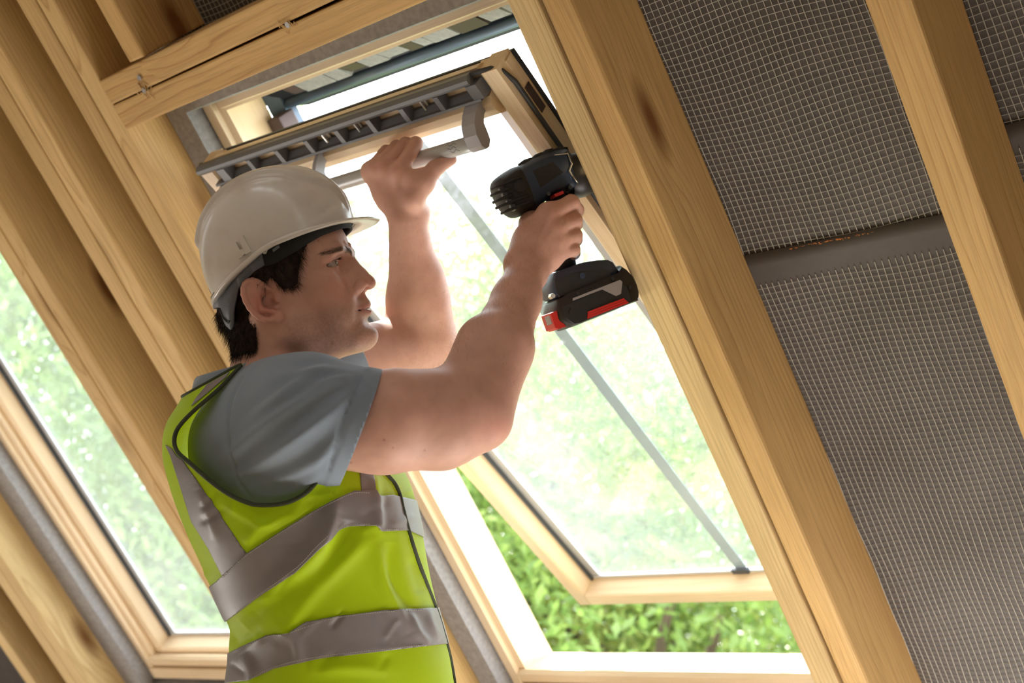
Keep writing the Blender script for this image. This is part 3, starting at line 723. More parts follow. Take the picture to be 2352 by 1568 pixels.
def sdf_mesh(prims, lo, hi, h, B=8, post=None):
    """sparse surface nets of a smooth union; returns vertices, quads"""
    prims = prims.L if isinstance(prims, Prims) else prims
    lo = np.array(lo); hi = np.array(hi); nb = np.ceil((hi - lo) / (h * B)).astype(int)
    g = np.stack(np.meshgrid(*[np.arange(n) for n in nb], indexing='ij'), -1).reshape(-1, 3)
    C = lo + (g + .5) * h * B; rad = h * B * .5 * 1.7321
    d = np.full(len(C), 1.0)
    E = np.stack([prim_d(p, C) for p in prims], 1)
    for i, p in enumerate(prims):
        k, op = p[5], p[6]; e = E[:, i]
        if op == 1: hh = np.clip(.5 + .5 * (d - e) / k, 0, 1); d = d * (1 - hh) + e * hh - k * hh * (1 - hh)
        else: hh = np.clip(.5 - .5 * (d + e) / k, 0, 1); d = d * (1 - hh) - e * hh + k * hh * (1 - hh)
    act = np.abs(d) < rad * 1.35 + .002
    g = g[act]; E = E[act]
    loc = np.stack(np.meshgrid(*[np.arange(B + 1)] * 3, indexing='ij'), -1).reshape(-1, 3)
    keys = []; vpos = []; eds = []
    dims = nb * B + 2
    def key(c): return (c[..., 0] * dims[1] + c[..., 1]) * dims[2] + c[..., 2]
    n1 = B + 1
    for bi in range(len(g)):
        base = g[bi] * B
        P = lo + (base + loc) * h
        sel = np.array([(E[bi, i] < rad * 2.2 + prims[i][5] + .01) for i in range(len(prims))])
        f = combine(prims, P, sel)
        if post is not None: f = post(P, f)
        f = f.reshape(n1, n1, n1); s = f < 0
        if s.all() or not s.any(): continue
        # cells
        cs = [(i, j, k) for i in (0, 1) for j in (0, 1) for k in (0, 1)]
        cnt = sum(s[i:i + B, j:j + B, k:k + B].astype(np.int8) for i, j, k in cs)
        cc = np.argwhere((cnt > 0) & (cnt < 8))
        if len(cc) == 0: continue
        num = np.zeros((len(cc), 3)); den = np.zeros(len(cc))
        cv = {c: f[cc[:, 0] + c[0], cc[:, 1] + c[1], cc[:, 2] + c[2]] for c in cs}
        for c in cs:
            for ax in range(3):
                if c[ax] == 0:
                    c2 = list(c); c2[ax] = 1; c2 = tuple(c2); a_, b_ = cv[c], cv[c2]
                    m = (a_ < 0) != (b_ < 0); t = np.where(m, a_ / np.where(m, a_ - b_, 1), 0)
                    p = np.array(c, float)[None].repeat(len(cc), 0); p[:, ax] += t
                    num += p * m[:, None]; den += m
        vpos.append(lo + (base + cc + num / den[:, None]) * h); keys.append(key(base + cc))
        for ax in range(3):
            s0 = s[:B, :B, :B]; s1 = s[1:, :B, :B] if ax == 0 else s[:B, 1:, :B] if ax == 1 else s[:B, :B, 1:]
            ee = np.argwhere(s0 != s1)
            if len(ee): eds.append(np.concatenate([base + ee, np.full((len(ee), 1), ax), s0[ee[:, 0], ee[:, 1], ee[:, 2]][:, None]], 1))
    keys = np.concatenate(keys); V = np.concatenate(vpos); eds = np.concatenate(eds)
    o = np.argsort(keys); keys = keys[o]; V = V[o]
    Q = []
    for ax in range(3):
        e = eds[eds[:, 3] == ax]
        u, w = [(1, 2), (2, 0), (0, 1)][ax]
        off = np.zeros((4, 3), int); off[1, u] = -1; off[2, u] = -1; off[2, w] = -1; off[3, w] = -1
        idx = []; ok = np.ones(len(e), bool)
        for q in range(4):
            kk = key(e[:, :3] + off[q]); j = np.clip(np.searchsorted(keys, kk), 0, len(keys) - 1); ok &= keys[j] == kk; idx.append(j)
        idx = np.stack(idx, 1)[ok]; fl = e[ok, 4] == 1
        idx[~fl] = idx[~fl][:, ::-1]
        Q.append(idx)
    return V, np.concatenate(Q)

def vnormals(V, F):
    F = np.asarray(F); n = np.cross(V[F[:, 1]] - V[F[:, 0]], V[F[:, 2]] - V[F[:, 0]])
    N_ = np.zeros_like(V)
    for i in range(F.shape[1]): np.add.at(N_, F[:, i], n)
    return N_ / (np.linalg.norm(N_, axis=1)[:, None] + 1e-12)

def smooth(V, F, it=1, lam=.5):
    F = np.asarray(F); n = F.shape[1]
    a = F.ravel(); b = np.roll(F, -1, 1).ravel(); a, b = np.concatenate([a, b]), np.concatenate([b, a])
    for _ in range(it):
        S_ = np.zeros_like(V); c = np.zeros(len(V)); np.add.at(S_, a, V[b]); np.add.at(c, a, 1)
        V = V + lam * (S_ / np.maximum(c, 1)[:, None] - V)
    return V

def clip_mesh(V, F, f):
    """keep the part of a polygon mesh where the vertex field f > 0; crisp cut"""
    V = [tuple(v) for v in np.asarray(V)]; f = list(map(float, f)); out = []; cache = {}
    def cut(a, b):
        k = (min(a, b), max(a, b))
        if k not in cache:
            t = f[a] / (f[a] - f[b]); va, vb = V[a], V[b]
            V.append(tuple(va[i] + t * (vb[i] - va[i]) for i in range(3))); f.append(0.0); cache[k] = len(V) - 1
        return cache[k]
    rim = []
    fa = np.array(f); F = np.asarray(F); s = (fa[F] > 0).sum(1)
    out = [tuple(q) for q in F[s == F.shape[1]]]
    for q in F[(s > 0) & (s < F.shape[1])]:
        poly = []; cuts = []
        for i in range(len(q)):
            a, b = int(q[i]), int(q[(i + 1) % len(q)])
            if f[a] > 0: poly.append(a)
            if (f[a] > 0) != (f[b] > 0): c = cut(a, b); poly.append(c); cuts.append(c)
        if len(poly) >= 3: out.append(tuple(poly))
        if len(cuts) == 2: rim.append(tuple(cuts))
    used = sorted({i for q in out for i in q}); mp = {j: i for i, j in enumerate(used)}
    rim = [(mp[a], mp[b]) for a, b in rim if a in mp and b in mp]
    return np.array([V[i] for i in used]), [tuple(mp[i] for i in q) for q in out], rim

def chains(rim):
    adj = {}
    for a, b in rim: adj.setdefault(a, []).append(b); adj.setdefault(b, []).append(a)
    seen = set(); out = []
    for st in sorted(adj, key=lambda x: len(adj[x])):
        if st in seen: continue
        c = [st]; seen.add(st); cur = st
        while True:
            nx = [x for x in adj[cur] if x not in seen]
            if not nx: break
            cur = nx[0]; seen.add(cur); c.append(cur)
        out.append((c, len(c) > 3 and c[0] in adj[c[-1]]))
    return out

def quads_of(polys): return polys

# person frame: x right, y up, z away from the lens (metres); pixel + depth -> point
def pq(px, py, z): return np.array([(px - CX) / FPX * z, -(py - CY) / FPX * z, z])
def proj(P):
    P = np.asarray(P); return np.stack([CX + FPX * P[:, 0] / P[:, 2], CY - FPX * P[:, 1] / P[:, 2]], 1)
WR = np.stack([RT, UPV, FW], 0)
def W(P): return CAMP + np.asarray(P, float) @ WR
def qmesh(name, V, F, smooth_=True):
    return mesh_from(name, W(V), F, smooth_, fix=True)
def color_attr(me, cols):
    a = me.color_attributes.new('Col', 'FLOAT_COLOR', 'POINT')
    c = np.ones((len(cols), 4), np.float32); c[:, :3] = cols; a.data.foreach_set('color', c.ravel())
def sstep(x, a, b):
    t = np.clip((x - a) / (b - a), 0, 1); return t * t * (3 - 2 * t)
def poly_sd(P2, poly):
    """signed distance (inside > 0) of 2-D points to a closed polygon"""
    poly = np.asarray(poly, float); d = np.full(len(P2), 1e9); ins = np.zeros(len(P2), bool)
    for i in range(len(poly)):
        a, b = poly[i], poly[(i + 1) % len(poly)]; e = b - a; w_ = P2 - a
        t = np.clip(w_ @ e / (e @ e), 0, 1); d = np.minimum(d, np.linalg.norm(w_ - t[:, None] * e, axis=1))
        c = ((a[1] <= P2[:, 1]) & (b[1] > P2[:, 1])) | ((b[1] <= P2[:, 1]) & (a[1] > P2[:, 1]))
        x = a[0] + (P2[:, 1] - a[1]) / np.where(abs(e[1]) < 1e-9, 1e-9, e[1]) * e[0]
        ins ^= c & (P2[:, 0] < x)
    return np.where(ins, d, -d)
def smooth_poly(p, n=6, closed=True):
    p = np.asarray(p, float); m = len(p); out = []
    R_ = range(m) if closed else range(m - 1)
    for i in R_:
        if closed: p0, p1, p2, p3 = p[i - 1], p[i], p[(i + 1) % m], p[(i + 2) % m]
        else: p0, p1, p2, p3 = p[max(i - 1, 0)], p[i], p[i + 1], p[min(i + 2, m - 1)]
        for t in np.arange(n) / n:
            out.append(.5 * (2 * p1 + (p2 - p0) * t + (2 * p0 - 5 * p1 + 4 * p2 - p3) * t ** 2 + (3 * p1 - p0 - 3 * p2 + p3) * t ** 3))
    if not closed: out.append(p[-1])
    return np.array(out)
def seg_dist(P2, line):
    line = np.asarray(line, float); d = np.full(len(P2), 1e9); tt = np.zeros(len(P2)); n = len(line) - 1
    for i in range(n):
        a, b = line[i], line[i + 1]; e = b - a; w_ = P2 - a; t = np.clip(w_ @ e / (e @ e), 0, 1)
        q = np.linalg.norm(w_ - t[:, None] * e, axis=1); m = q < d; d[m] = q[m]; tt[m] = (i + t[m]) / n
    return d, tt
# ------------------------------------------------------------------ the man: head, neck, arms, hands as one skin
HS = 0.95
PT, YAW = math.radians(13.0), math.radians(4.0)
f0 = np.array([math.cos(PT), math.sin(PT), 0]); up_h = np.array([-math.sin(PT), math.cos(PT), 0]); z_ = np.array([0, 0, -1.0])
fwd_h = math.cos(YAW) * f0 + math.sin(YAW) * z_; rgt_h = math.cos(YAW) * z_ - math.sin(YAW) * f0
HO = pq(632, 690, 1.655) - rgt_h * .072
HM = np.stack([rgt_h, fwd_h, up_h], 0)          # rows
def H(x, y, z): return HO + HS * .001 * (x * rgt_h + y * fwd_h + z * up_h)      # head millimetres -> person frame
def Hinv(P): return (np.asarray(P) - HO) @ HM.T / (HS * .001)
hs = HS * .001
def Hrot(ax=0, ay=0, az=0):
    Rm = (Matrix.Rotation(math.radians(az), 3, 'Z') @ Matrix.Rotation(math.radians(ay), 3, 'Y') @ Matrix.Rotation(math.radians(ax), 3, 'X'))
    return np.array(Rm).T @ HM
def hell(B, c, r, k=6, op=1, rot=(0, 0, 0)): B.ell(H(*c), np.array(r) * hs, k * hs, op, Hrot(*rot))
def hcap(B, a, b, ra, rb, k=6, op=1): B.cone(H(*a), H(*b), ra * hs, rb * hs, k * hs, op)

def head(B):
    hell(B, (0, -2, 48), (74, 90, 80), 8)                      # skull
    hell(B, (0, 46, 58), (60, 42, 44), 18)                     # forehead
    hell(B, (0, 34, -6), (56, 48, 62), 22)                     # mid face
    for s in (1, -1):
        hcap(B, (s * 50, 4, -42), (s * 24, 76, -66), 15, 14, 16)   # jaw line
        hcap(B, (s * 58, -2, 2), (s * 52, 8, -42), 12, 14, 18)     # ramus
        hell(B, (s * 42, 57, 2), (20, 22, 19), 16)             # cheekbone
        hcap(B, (s * 62, 8, 10), (s * 44, 60, 10), 8, 10, 14)      # zygomatic arch
        hell(B, (s * 34, 64, -30), (20, 18, 26), 18)           # cheek
        hcap(B, (s * 9, 89, 43), (s * 34, 82, 46), 7, 8, 8)     # brow ridge
        hcap(B, (s * 34, 82, 46), (s * 54, 62, 38), 8, 6, 9)
    hell(B, (0, 74, -34), (30, 24, 26), 16)                    # muzzle
    hell(B, (0, 86, -66), (21, 18, 17), 14)                    # chin
    hell(B, (0, 50, -72), (36, 36, 14), 16)                    # under the chin
    for s in (1, -1):
        hell(B, (s * 33, 88, 29), (17, 16, 12), 10, -1)        # socket
        hell(B, (s * 19, 90, 24), (7, 10, 9), 8, -1)            # inner corner
    # nose
    hcap(B, (0, 89, 38), (0, 100, 12), 6.5, 7.5, 7)
    hcap(B, (0, 100, 12), (0, 106, 3), 7.5, 8.0, 6)
    hell(B, (0, 108, -1), (9, 8.5, 8), 5)
    for s in (1, -1):
        hell(B, (s * 12, 94, -1), (8, 12, 8), 4)
        hcap(B, (s * 9, 88, 14), (s * 13, 90, -4), 7, 8, 10)
    hcap(B, (0, 95, -6), (0, 104, -4), 4.2, 4.2, 4)             # columella
    for s in (1, -1): hell(B, (s * 6.5, 101, -8), (3.6, 6, 4.2), 2, -1, (20, 0, 0))
    # lips
    hcap(B, (0, 94, -16), (0, 98, -24), 6, 5, 6)
    for s in (1, -1):
        hcap(B, (s * 3, 98.5, -27), (s * 27, 79, -33), 4.6, 2.4, 4)
        hcap(B, (s * 2, 97, -38), (s * 25, 79, -36), 5.4, 2.6, 4)
        hcap(B, (s * 27, 82, -14), (s * 35, 72, -36), 3, 4, 15)
    hell(B, (0, 93, -33.2), (26, 11, .7), 1.4, -1, (-3, 0, 0))
    hell(B, (0, 104, -50), (24, 10, 5), 9, -1)                 # fold under the lower lip
    # lids over the eyeballs
    for s in (1, -1):
        e = (s * 31, 67, 32)
        hell(B, e, (14.0, 13.6, 13.4), 3)
        hell(B, (e[0] + s * 6, e[1] + 8, e[2] - 1.0), (16, 14, 3.3), 1.2, -1, (6, 0, 0))
        hcap(B, (s * 17, 80, 38.5), (s * 46, 69, 37), 3.4, 4.2, 4)      # upper lid fold
        hcap(B, (s * 20, 78, 21), (s * 42, 70, 22), 2.5, 2.5, 6)      # lower lid
        hcap(B, (s * 51, 60, 31), (s * 55, 55, 29), 2.0, 2.0, 4)
    # frown creases
    for s in (1, -1): hcap(B, (s * 4.5, 99, 42), (s * 6, 97, 56), 1.5, 1.2, 3, -1)
    for s in (1, -1):
        hcap(B, (s * 8, 93, 40), (s * 10, 92.5, 53), 2.6, 1.6, 3)
        hcap(B, (s * 1.2, 93, 44), (s * 1.5, 95, 55), 1.8, 1.2, 2)
        hcap(B, (s * 14, 91, 46), (s * 15, 91.5, 56), 1.8, 1.2, 3)
        hcap(B, (s * 16, 96, 7), (s * 23, 88, -3), .8, .8, 5, -1)
    hcap(B, (-24, 96, 64), (24, 96, 64), 1.0, 1.0, 3, -1)
    # neck
    hell(B, (0, -16, -40), (55, 58, 66), 16)
    # ears
    for s in (1, -1):
        a = np.array([0, -.36, .93]); bb = np.array([0, .93, .36])
        def E_(pa, pb, px): return tuple(np.array([s * px, -14, 4]) + a * pa + bb * pb)
        rt = (-21, 0, s * 16)
        hell(B, E_(2, -4, 77), (4, 15, 25), 4, 1, (21, 0, s * 18))
        pts = []
        for t in np.linspace(-.04, 1.42, 15):
            an = math.pi * t
            pa, pb = 29 * math.sin(an) * (1 if an < math.pi else .95), 15.5 * math.cos(an) - 3
            pts.append(E_(pa + 1, pb, 79 - pb * .34 + (0 if t < .9 else -(t - .9) * 6)))
        for i in range(len(pts) - 1):
            if i < 1: continue
            hcap(B, pts[i], pts[i + 1], 3.6, 3.6, 2.0)
        hell(B, E_(-27, 4, 76), (4.5, 8, 9), 5)                 # lobe
        hell(B, E_(-4, 4, 82), (12, 10, 13), 3, -1); hell(B, E_(-8, 9, 75), (9, 5, 6), 2, -1)              # concha
        hell(B, E_(7, -5.5, 86), (5, 4.0, 13), 3, -1)            # scapha
        hcap(B, E_(14, -1, 79), E_(-10, -7, 82), 2.4, 2.8, 4)     # antihelix
        hcap(B, E_(-10, -7, 84), E_(-18, 2, 81), 3.0, 3.2, 3)
        hell(B, E_(-6, 14, 74), (4, 3.5, 6), 4)                # tragus

ZD = 1.900                                                     # drill plane
def zbar_at(px):
    best = None
    A_, B_ = [(np.array(h) - CAMP) @ WR.T for h in HANDLE]
    for t in np.linspace(0, 1, 400):
        P = A_ + t * (B_ - A_); x = CX + FPX * P[0] / P[2]
        if best is None or abs(x - px) < best[0]: best = (abs(x - px), P)
    return best[1]

def arms(B):
    # right upper arm, elbow, forearm
    sh = pq(690, 960, 1.606); m1 = pq(880, 972, 1.612); m2 = pq(1010, 968, 1.635); el = pq(1088, 952, 1.655)
    B.cone(sh, m1, .058, .0545, .02); B.cone(m1, m2, .0545, .053, .02); B.cone(m2, el, .052, .044, .02)
    B.cone(pq(930, 935, 1.61), pq(1010, 925, 1.63), .036, .030, .03)           # biceps
    B.ball(pq(1121, 970, 1.665), .0235, .014)                                  # olecranon
    f1 = pq(1142, 800, 1.705); f2 = pq(1186, 690, 1.78); wr = pq(1206, 628, 1.822)
    B.cone(el, f1, .041, .0405, .015); B.cone(f1, f2, .0405, .030, .015); B.cone(f2, wr, .0295, .0255, .015)
    B.cone(pq(1066, 880, 1.66), pq(1104, 790, 1.70), .031, .027, .022)            # brachioradialis
    B.cone(pq(1126, 900, 1.67), pq(1166, 800, 1.71), .030, .028, .015)            # extensors
    # left arm
    zl = zbar_at(930)[2]
    shl = pq(735, 865, 1.92); ell_ = pq(972, 790, zl + .040)
    B.cone(shl, ell_, .058, .047, .02)
    w2 = pq(936, 505, zl - .036); fm = pq(957, 690, zl + .012)
    B.cone(ell_, fm, .044, .0405, .02); B.cone(fm, w2, .0405, .0265, .02)
    B.ball(pq(948, 800, zl + .05), .034, .03)
    B.cone(pq(985, 760, zl + .02), pq(975, 640, zl - .005), .028, .022, .03)

def left_hand(B):
    k = .0024
    wr = pq(937, 488, zbar_at(930)[2] - .036)
    fing = [ # mcp, pip px ; radius
        ((916, 394), (955, 326), .0104), ((885, 384), (932, 327), .0102), ((864, 385), (911, 333), .0098), ((850, 390), (887, 343), .0090)]
    mcps = []
    for i, (m, p, r) in enumerate(fing):
        bp = zbar_at(p[0] + 2); zb = bp[2]
        mc = pq(*m, zb - .034); mcps.append(mc)
        pi_ = pq(p[0], p[1] + 4, zb - .012)
        bu = np.array([-.27, .96, 0]); bz = np.array([0, 0, 1.0])
        a_ = bp + bu * .0235 + bz * .006; di = bp + bz * .0225 + bu * .004; tp = bp + bz * .0150 - bu * .0165
        B.cone(mc, pi_, r * 1.03, r, k); B.cone(pi_, a_, r, r * .93, k); B.cone(a_, di, r * .93, r * .86, k); B.cone(di, tp, r * .86, r * .76, k)
        B.ball(mc + np.array([0, 0, -.0025]), r * 1.06, .006)
    for mc, dx, r in zip(mcps, (-.004, -.003, .0, .004), (.0145, .0145, .0135, .0125)):
        B.cone(wr + np.array([-dx * 3.2, 0, .002]), mc + np.array([0, -.004, .006]), .0165, r, .012)
    B.ell((mcps[0] + mcps[3] + wr * 1.4) / 3.4 + np.array([0, 0, .010]), (.030, .036, .013), .014)
    # thumb along the bar
    zb = zbar_at(1000)[2]
    c = pq(950, 458, zb - .022); m = pq(972, 422, zb - .022); ip = pq(1000, 386, zb - .018); t = pq(1036, 366, zb - .010)
    B.cone(c, m, .0150, .0130, .016); B.cone(m, ip, .0130, .0108, .006); B.cone(ip, t, .0112, .0085, .005)
    B.ball(m + np.array([-.004, .004, .012]), .016, .016)
    B.cone(pq(950, 412, zb - .02), m + np.array([0, .004, .004]), .010, .010, .012)

def right_hand(B):
    k = .0032
    wr = pq(1206, 622, 1.824)
    fing = [((1264, 490), (1312, 466), .0112), ((1274, 523), (1319, 506), .0110), ((1273, 554), (1320, 541), .0104), ((1266, 584), (1316, 573), .0095)]
    mc_ = []
    for i, (m, p, r) in enumerate(fing):
        mc = pq(*m, ZD - .040); pi_ = pq(*p, ZD - .022)
        if i == 0: di = pq(1324, 482, ZD + .004); tp = pq(1312, 484, ZD + .018)
        else: di = pq(p[0] + 2, p[1] + 9, ZD + .004); tp = pq(p[0] - 22, p[1] + 12, ZD + .020)
        B.cone(mc, pi_, r * 1.04, r, k); B.cone(pi_, di, r, r * .9, k); B.cone(di, tp, r * .9, r * .78, k)
        B.ball(mc + np.array([0, 0, -.002]), r * 1.03, .006); mc_.append(mc)
    for mc, o, r in zip(mc_, ((-.006, .010), (-.002, .003), (.004, -.002), (.010, -.006)), (.0145, .0145, .0138, .013)):
        B.cone(wr + np.array([o[0], o[1], .004]), mc + np.array([-.004, 0, .006]), .0175, r, .012)
    for mc in mc_: B.cone(mc + np.array([-.004, 0, -.0085]), wr * .65 + mc * .35 + np.array([0, 0, -.014]), .0040, .0035, .007)
    B.ell((mc_[0] + mc_[3] + wr) / 3 + np.array([-.004, 0, .012]), (.034, .036, .014), .016)
    B.cone(pq(1192, 600, 1.832), pq(1222, 515, ZD - .012), .017, .0165, .014)     # first metacarpal
    c = pq(1222, 515, ZD - .010); m = pq(1248, 492, ZD + .022); ip = pq(1280, 488, ZD + .034)
    B.cone(c, m, .0160, .0125, .010); B.cone(m, ip, .012, .0105, .006); B.cone(ip, pq(1305, 486, ZD + .030), .0105, .0085, .005)

def torso_core(B):
    B.cone(H(0, -14, -30), pq(650, 905, 1.75), .056, .058, .02)               # neck
    for s in (1, -1): B.cone(H(s * 56, -26, -12), pq(735, 870, 1.75 - s * .03), .012, .012, .02)   # sternomastoid
    B.cone(pq(640, 945, 1.66), pq(640, 945, 1.84), .055, .055, .03)
    B.ell(pq(655, 1110, 1.75), (.095, .17, .135), .04)
    B.ell(pq(755, 1400, 1.75), (.10, .22, .13), .06)
    B.cone(pq(640, 900, 1.84), pq(735, 865, 1.92), .06, .056, .05)

B = Prims()
torso_core(B); arms(B); head(B); left_hand(B); right_hand(B)
_lo = np.array([-.50, -.46, 1.45]); _hi = np.array([.12, .34, 2.16])
SV, SQ = sdf_mesh(B, _lo, _hi, .0019)
SV = smooth(SV, SQ, 1, .35)
print('skin', len(SV), len(SQ))

def skin_colors(P):
    h = Hinv(P); c = np.tile(np.array([0.635, 0.375, 0.300]), (len(P), 1)); n = len(P)
    ishead = (np.abs(h[:, 0]) < 110) & (h[:, 1] > -120) & (h[:, 1] < 135) & (h[:, 2] > -95)
    def g(c0, r): return np.exp(-(((h - c0) / r) ** 2).sum(1)) * ishead
    def mix(t, col):
        nonlocal c; t = np.clip(t, 0, 1)[:, None]; c = c * (1 - t) + np.array(col) * t
    for s in (1, -1):
        mix(.6 * g((s * 46, 62, -4), (24, 24, 20)), (0.60, 0.27, 0.20))     # cheek flush
        mix(.75 * g((s * 83, -10, 4), (14, 26, 34)), (0.56, 0.23, 0.18))       # ear
        mix(.35 * g((s * 31, 82, 24), (16, 10, 7)), (0.46, 0.24, 0.20))
        mix(.5 * g((s * 42, 74, 28), (9, 8, 6)), (0.42, 0.21, 0.17))
    for s in (1, -1): mix(.8 * g((s * 80, -10, 0), (12, 10, 12)), (0.40, 0.15, 0.11))
    mix(.6 * g((0, 111, -2), (18, 16, 16)), (0.58, 0.26, 0.19))              # nose
    # lips
    lip = np.exp(-((h[:, 2] + 32.5 - .02 * h[:, 0]) / 6.0) ** 4) * np.exp(-(h[:, 0] / 26) ** 6) * sstep(h[:, 1], 78, 88) * ishead
    mix(.75 * lip, (0.45, 0.19, 0.17))
    mix(.9 * np.exp(-((h[:, 2] + 33.2) / 1.3) ** 2) * np.exp(-(h[:, 0] / 29) ** 6) * sstep(h[:, 1], 74, 84) * ishead, (0.22, 0.08, 0.07))
    # stubble: jaw, chin, upper lip
    st = sstep(-h[:, 2] + .25 * (60 - h[:, 1]) * 0, 8, 40) * sstep(h[:, 1], -8, 14) * sstep(-h[:, 2], -5, 30) * ishead
    st = np.maximum(st, np.exp(-((h[:, 2] + 20) / 7) ** 2) * np.exp(-(h[:, 0] / 26) ** 4) * sstep(h[:, 1], 80, 90) * ishead)
    st *= 1 - lip
    rnd = np.random.default_rng(5).random(len(P))
    mix(.34 * st * (.55 + .9 * rnd), (0.24, 0.175, 0.13))
    # brows
    for s in (1, -1):
        x = s * h[:, 0]; br = np.exp(-((h[:, 2] - (44 + .12 * (x - 10) - .006 * (x - 25) ** 2)) / (5.0 - .05 * np.clip(x, 0, 50))) ** 2) * sstep(x, 7, 12) * (1 - sstep(x, 48, 57)) * sstep(h[:, 1], 50, 60) * ishead
        mix(.62 * br * (.6 + .7 * rnd), (0.075, 0.045, 0.03))
    p2 = proj(P)
    rd = np.exp(-(((p2 - [1140, 985]) / [48, 34]) ** 2).sum(1)) * (P[:, 2] < 1.8); mix(.55 * rd, (0.56, 0.25, 0.20))
    for (x, y) in ((1276, 494), (1284, 522), (1283, 552), (1275, 580), (1318, 500), (1318, 560), (914, 392), (885, 384), (862, 384), (1040, 364)):
        mix(.35 * np.exp(-(((p2 - [x, y]) / 13) ** 2).sum(1)), (0.58, 0.27, 0.20))
    # a few moles
    for (x, y, r) in ((882, 1010, 2.6), (812, 990, 2.2), (806, 1062, 2.6), (902, 1028, 2.0), (764, 789, 3.0), (731, 553, 2.0), (975, 1034, 2.0)):
        mix(.8 * np.exp(-(((p2 - [x, y]) / r) ** 2).sum(1)) * (P[:, 2] < 1.75), (0.30, 0.12, 0.08))
    return c

def skin_mat():
    m, nt, b, out = newmat('skin'); L = nt.links.new
    at_ = nd(nt, 'ShaderNodeVertexColor'); at_.layer_name = 'Col'
    tc = nd(nt, 'ShaderNodeTexCoord'); n1 = nd(nt, 'ShaderNodeTexNoise', i_Scale=38.0, i_Detail=5.0); L(tc.outputs['Object'], n1.inputs['Vector'])
    r = ramp(nt, [(0.3, (0.90, 0.86, 0.84)), (0.7, (1.07, 1.05, 1.04))], n1.outputs[0])
    mx = nd(nt, 'ShaderNodeMix', data_type='RGBA', blend_type='MULTIPLY'); mx.inputs[0].default_value = 1
    L(at_.outputs[0], mx.inputs[6]); L(r.outputs[0], mx.inputs[7]); L(mx.outputs[2], b.inputs['Base Color'])
    b.inputs['Roughness'].default_value = .52; b.inputs['Specular IOR Level'].default_value = .35
    b.inputs['Subsurface Weight'].default_value = .18; b.inputs['Subsurface Radius'].default_value = (.012, .005, .003); b.inputs['Subsurface Scale'].default_value = .6
    n2 = nd(nt, 'ShaderNodeTexNoise', i_Scale=1100.0, i_Detail=2.0); L(tc.outputs['Object'], n2.inputs['Vector'])
    n3 = nd(nt, 'ShaderNodeTexVoronoi', i_Scale=900.0); L(tc.outputs['Object'], n3.inputs['Vector'])
    ad = nd(nt, 'ShaderNodeMath', operation='ADD'); L(n2.outputs[0], ad.inputs[0]); L(n3.outputs['Distance'], ad.inputs[1])
    bp = nd(nt, 'ShaderNodeBump', i_Strength=.10, i_Distance=.0006); L(ad.outputs[0], bp.inputs['Height']); L(bp.outputs[0], b.inputs['Normal'])
    return m
M['skin'] = skin_mat()
foot = W(pq(800, 1700, 1.75)); foot[2] = 0
person = empty('person', foot); WM[person.name] = Matrix.Translation(person.location)
tag(person, 'man in white helmet and yellow vest gripping the window handle while driving a screw', 'person')
me = qmesh('body', SV, SQ); color_attr(me, skin_colors(SV))
body = link('body', me, M['skin'], person)

# eyes
def eye_mat():
    m, nt, b, out = newmat('eyeball'); L = nt.links.new
    tc = nd(nt, 'ShaderNodeTexCoord'); g = nd(nt, 'ShaderNodeVectorMath', operation='DOT_PRODUCT'); L(tc.outputs['Normal'], g.inputs[0]); g.inputs[1].default_value = (0, 1, 0)
    s = nd(nt, 'ShaderNodeSeparateXYZ'); L(tc.outputs['Object'], s.inputs[0])
    dv = nd(nt, 'ShaderNodeMath', operation='DIVIDE'); L(s.outputs[1], dv.inputs[0]); dv.inputs[1].default_value = 12.2
    r = ramp(nt, [(0.0, (.36, .29, .26)), (.835, (.36, .29, .26)), (.862, (.04, .025, .016)), (.94, (.11, .06, .03)), (.95, (.006, .006, .006))], dv.outputs[0])
    L(r.outputs[0], b.inputs['Base Color']); b.inputs['Roughness'].default_value = .05; b.inputs['Coat Weight'].default_value = 1.0
    return m
M['eye'] = eye_mat()
for s in (1, -1):
    bm = bmesh.new(); bmesh.ops.create_uvsphere(bm, u_segments=28, v_segments=18, radius=12.2)
    me = bm_mesh('eye', bm, True)
    gaze = np.array([.02, .98, .14]); gaze /= np.linalg.norm(gaze)
    fw_ = gaze @ HM; rt_ = np.cross(fw_, up_h); rt_ /= np.linalg.norm(rt_); u_ = np.cross(rt_, fw_)
    A_ = np.stack([rt_, fw_, u_], 1) * hs; c = H(s * 31, 67, 32)
    Wm = WR.T @ A_; cw = W(c)
    mt = Matrix([[*Wm[i], cw[i]] for i in range(3)] + [[0, 0, 0, 1]])
    link('eye', me, M['eye'], person, mt)
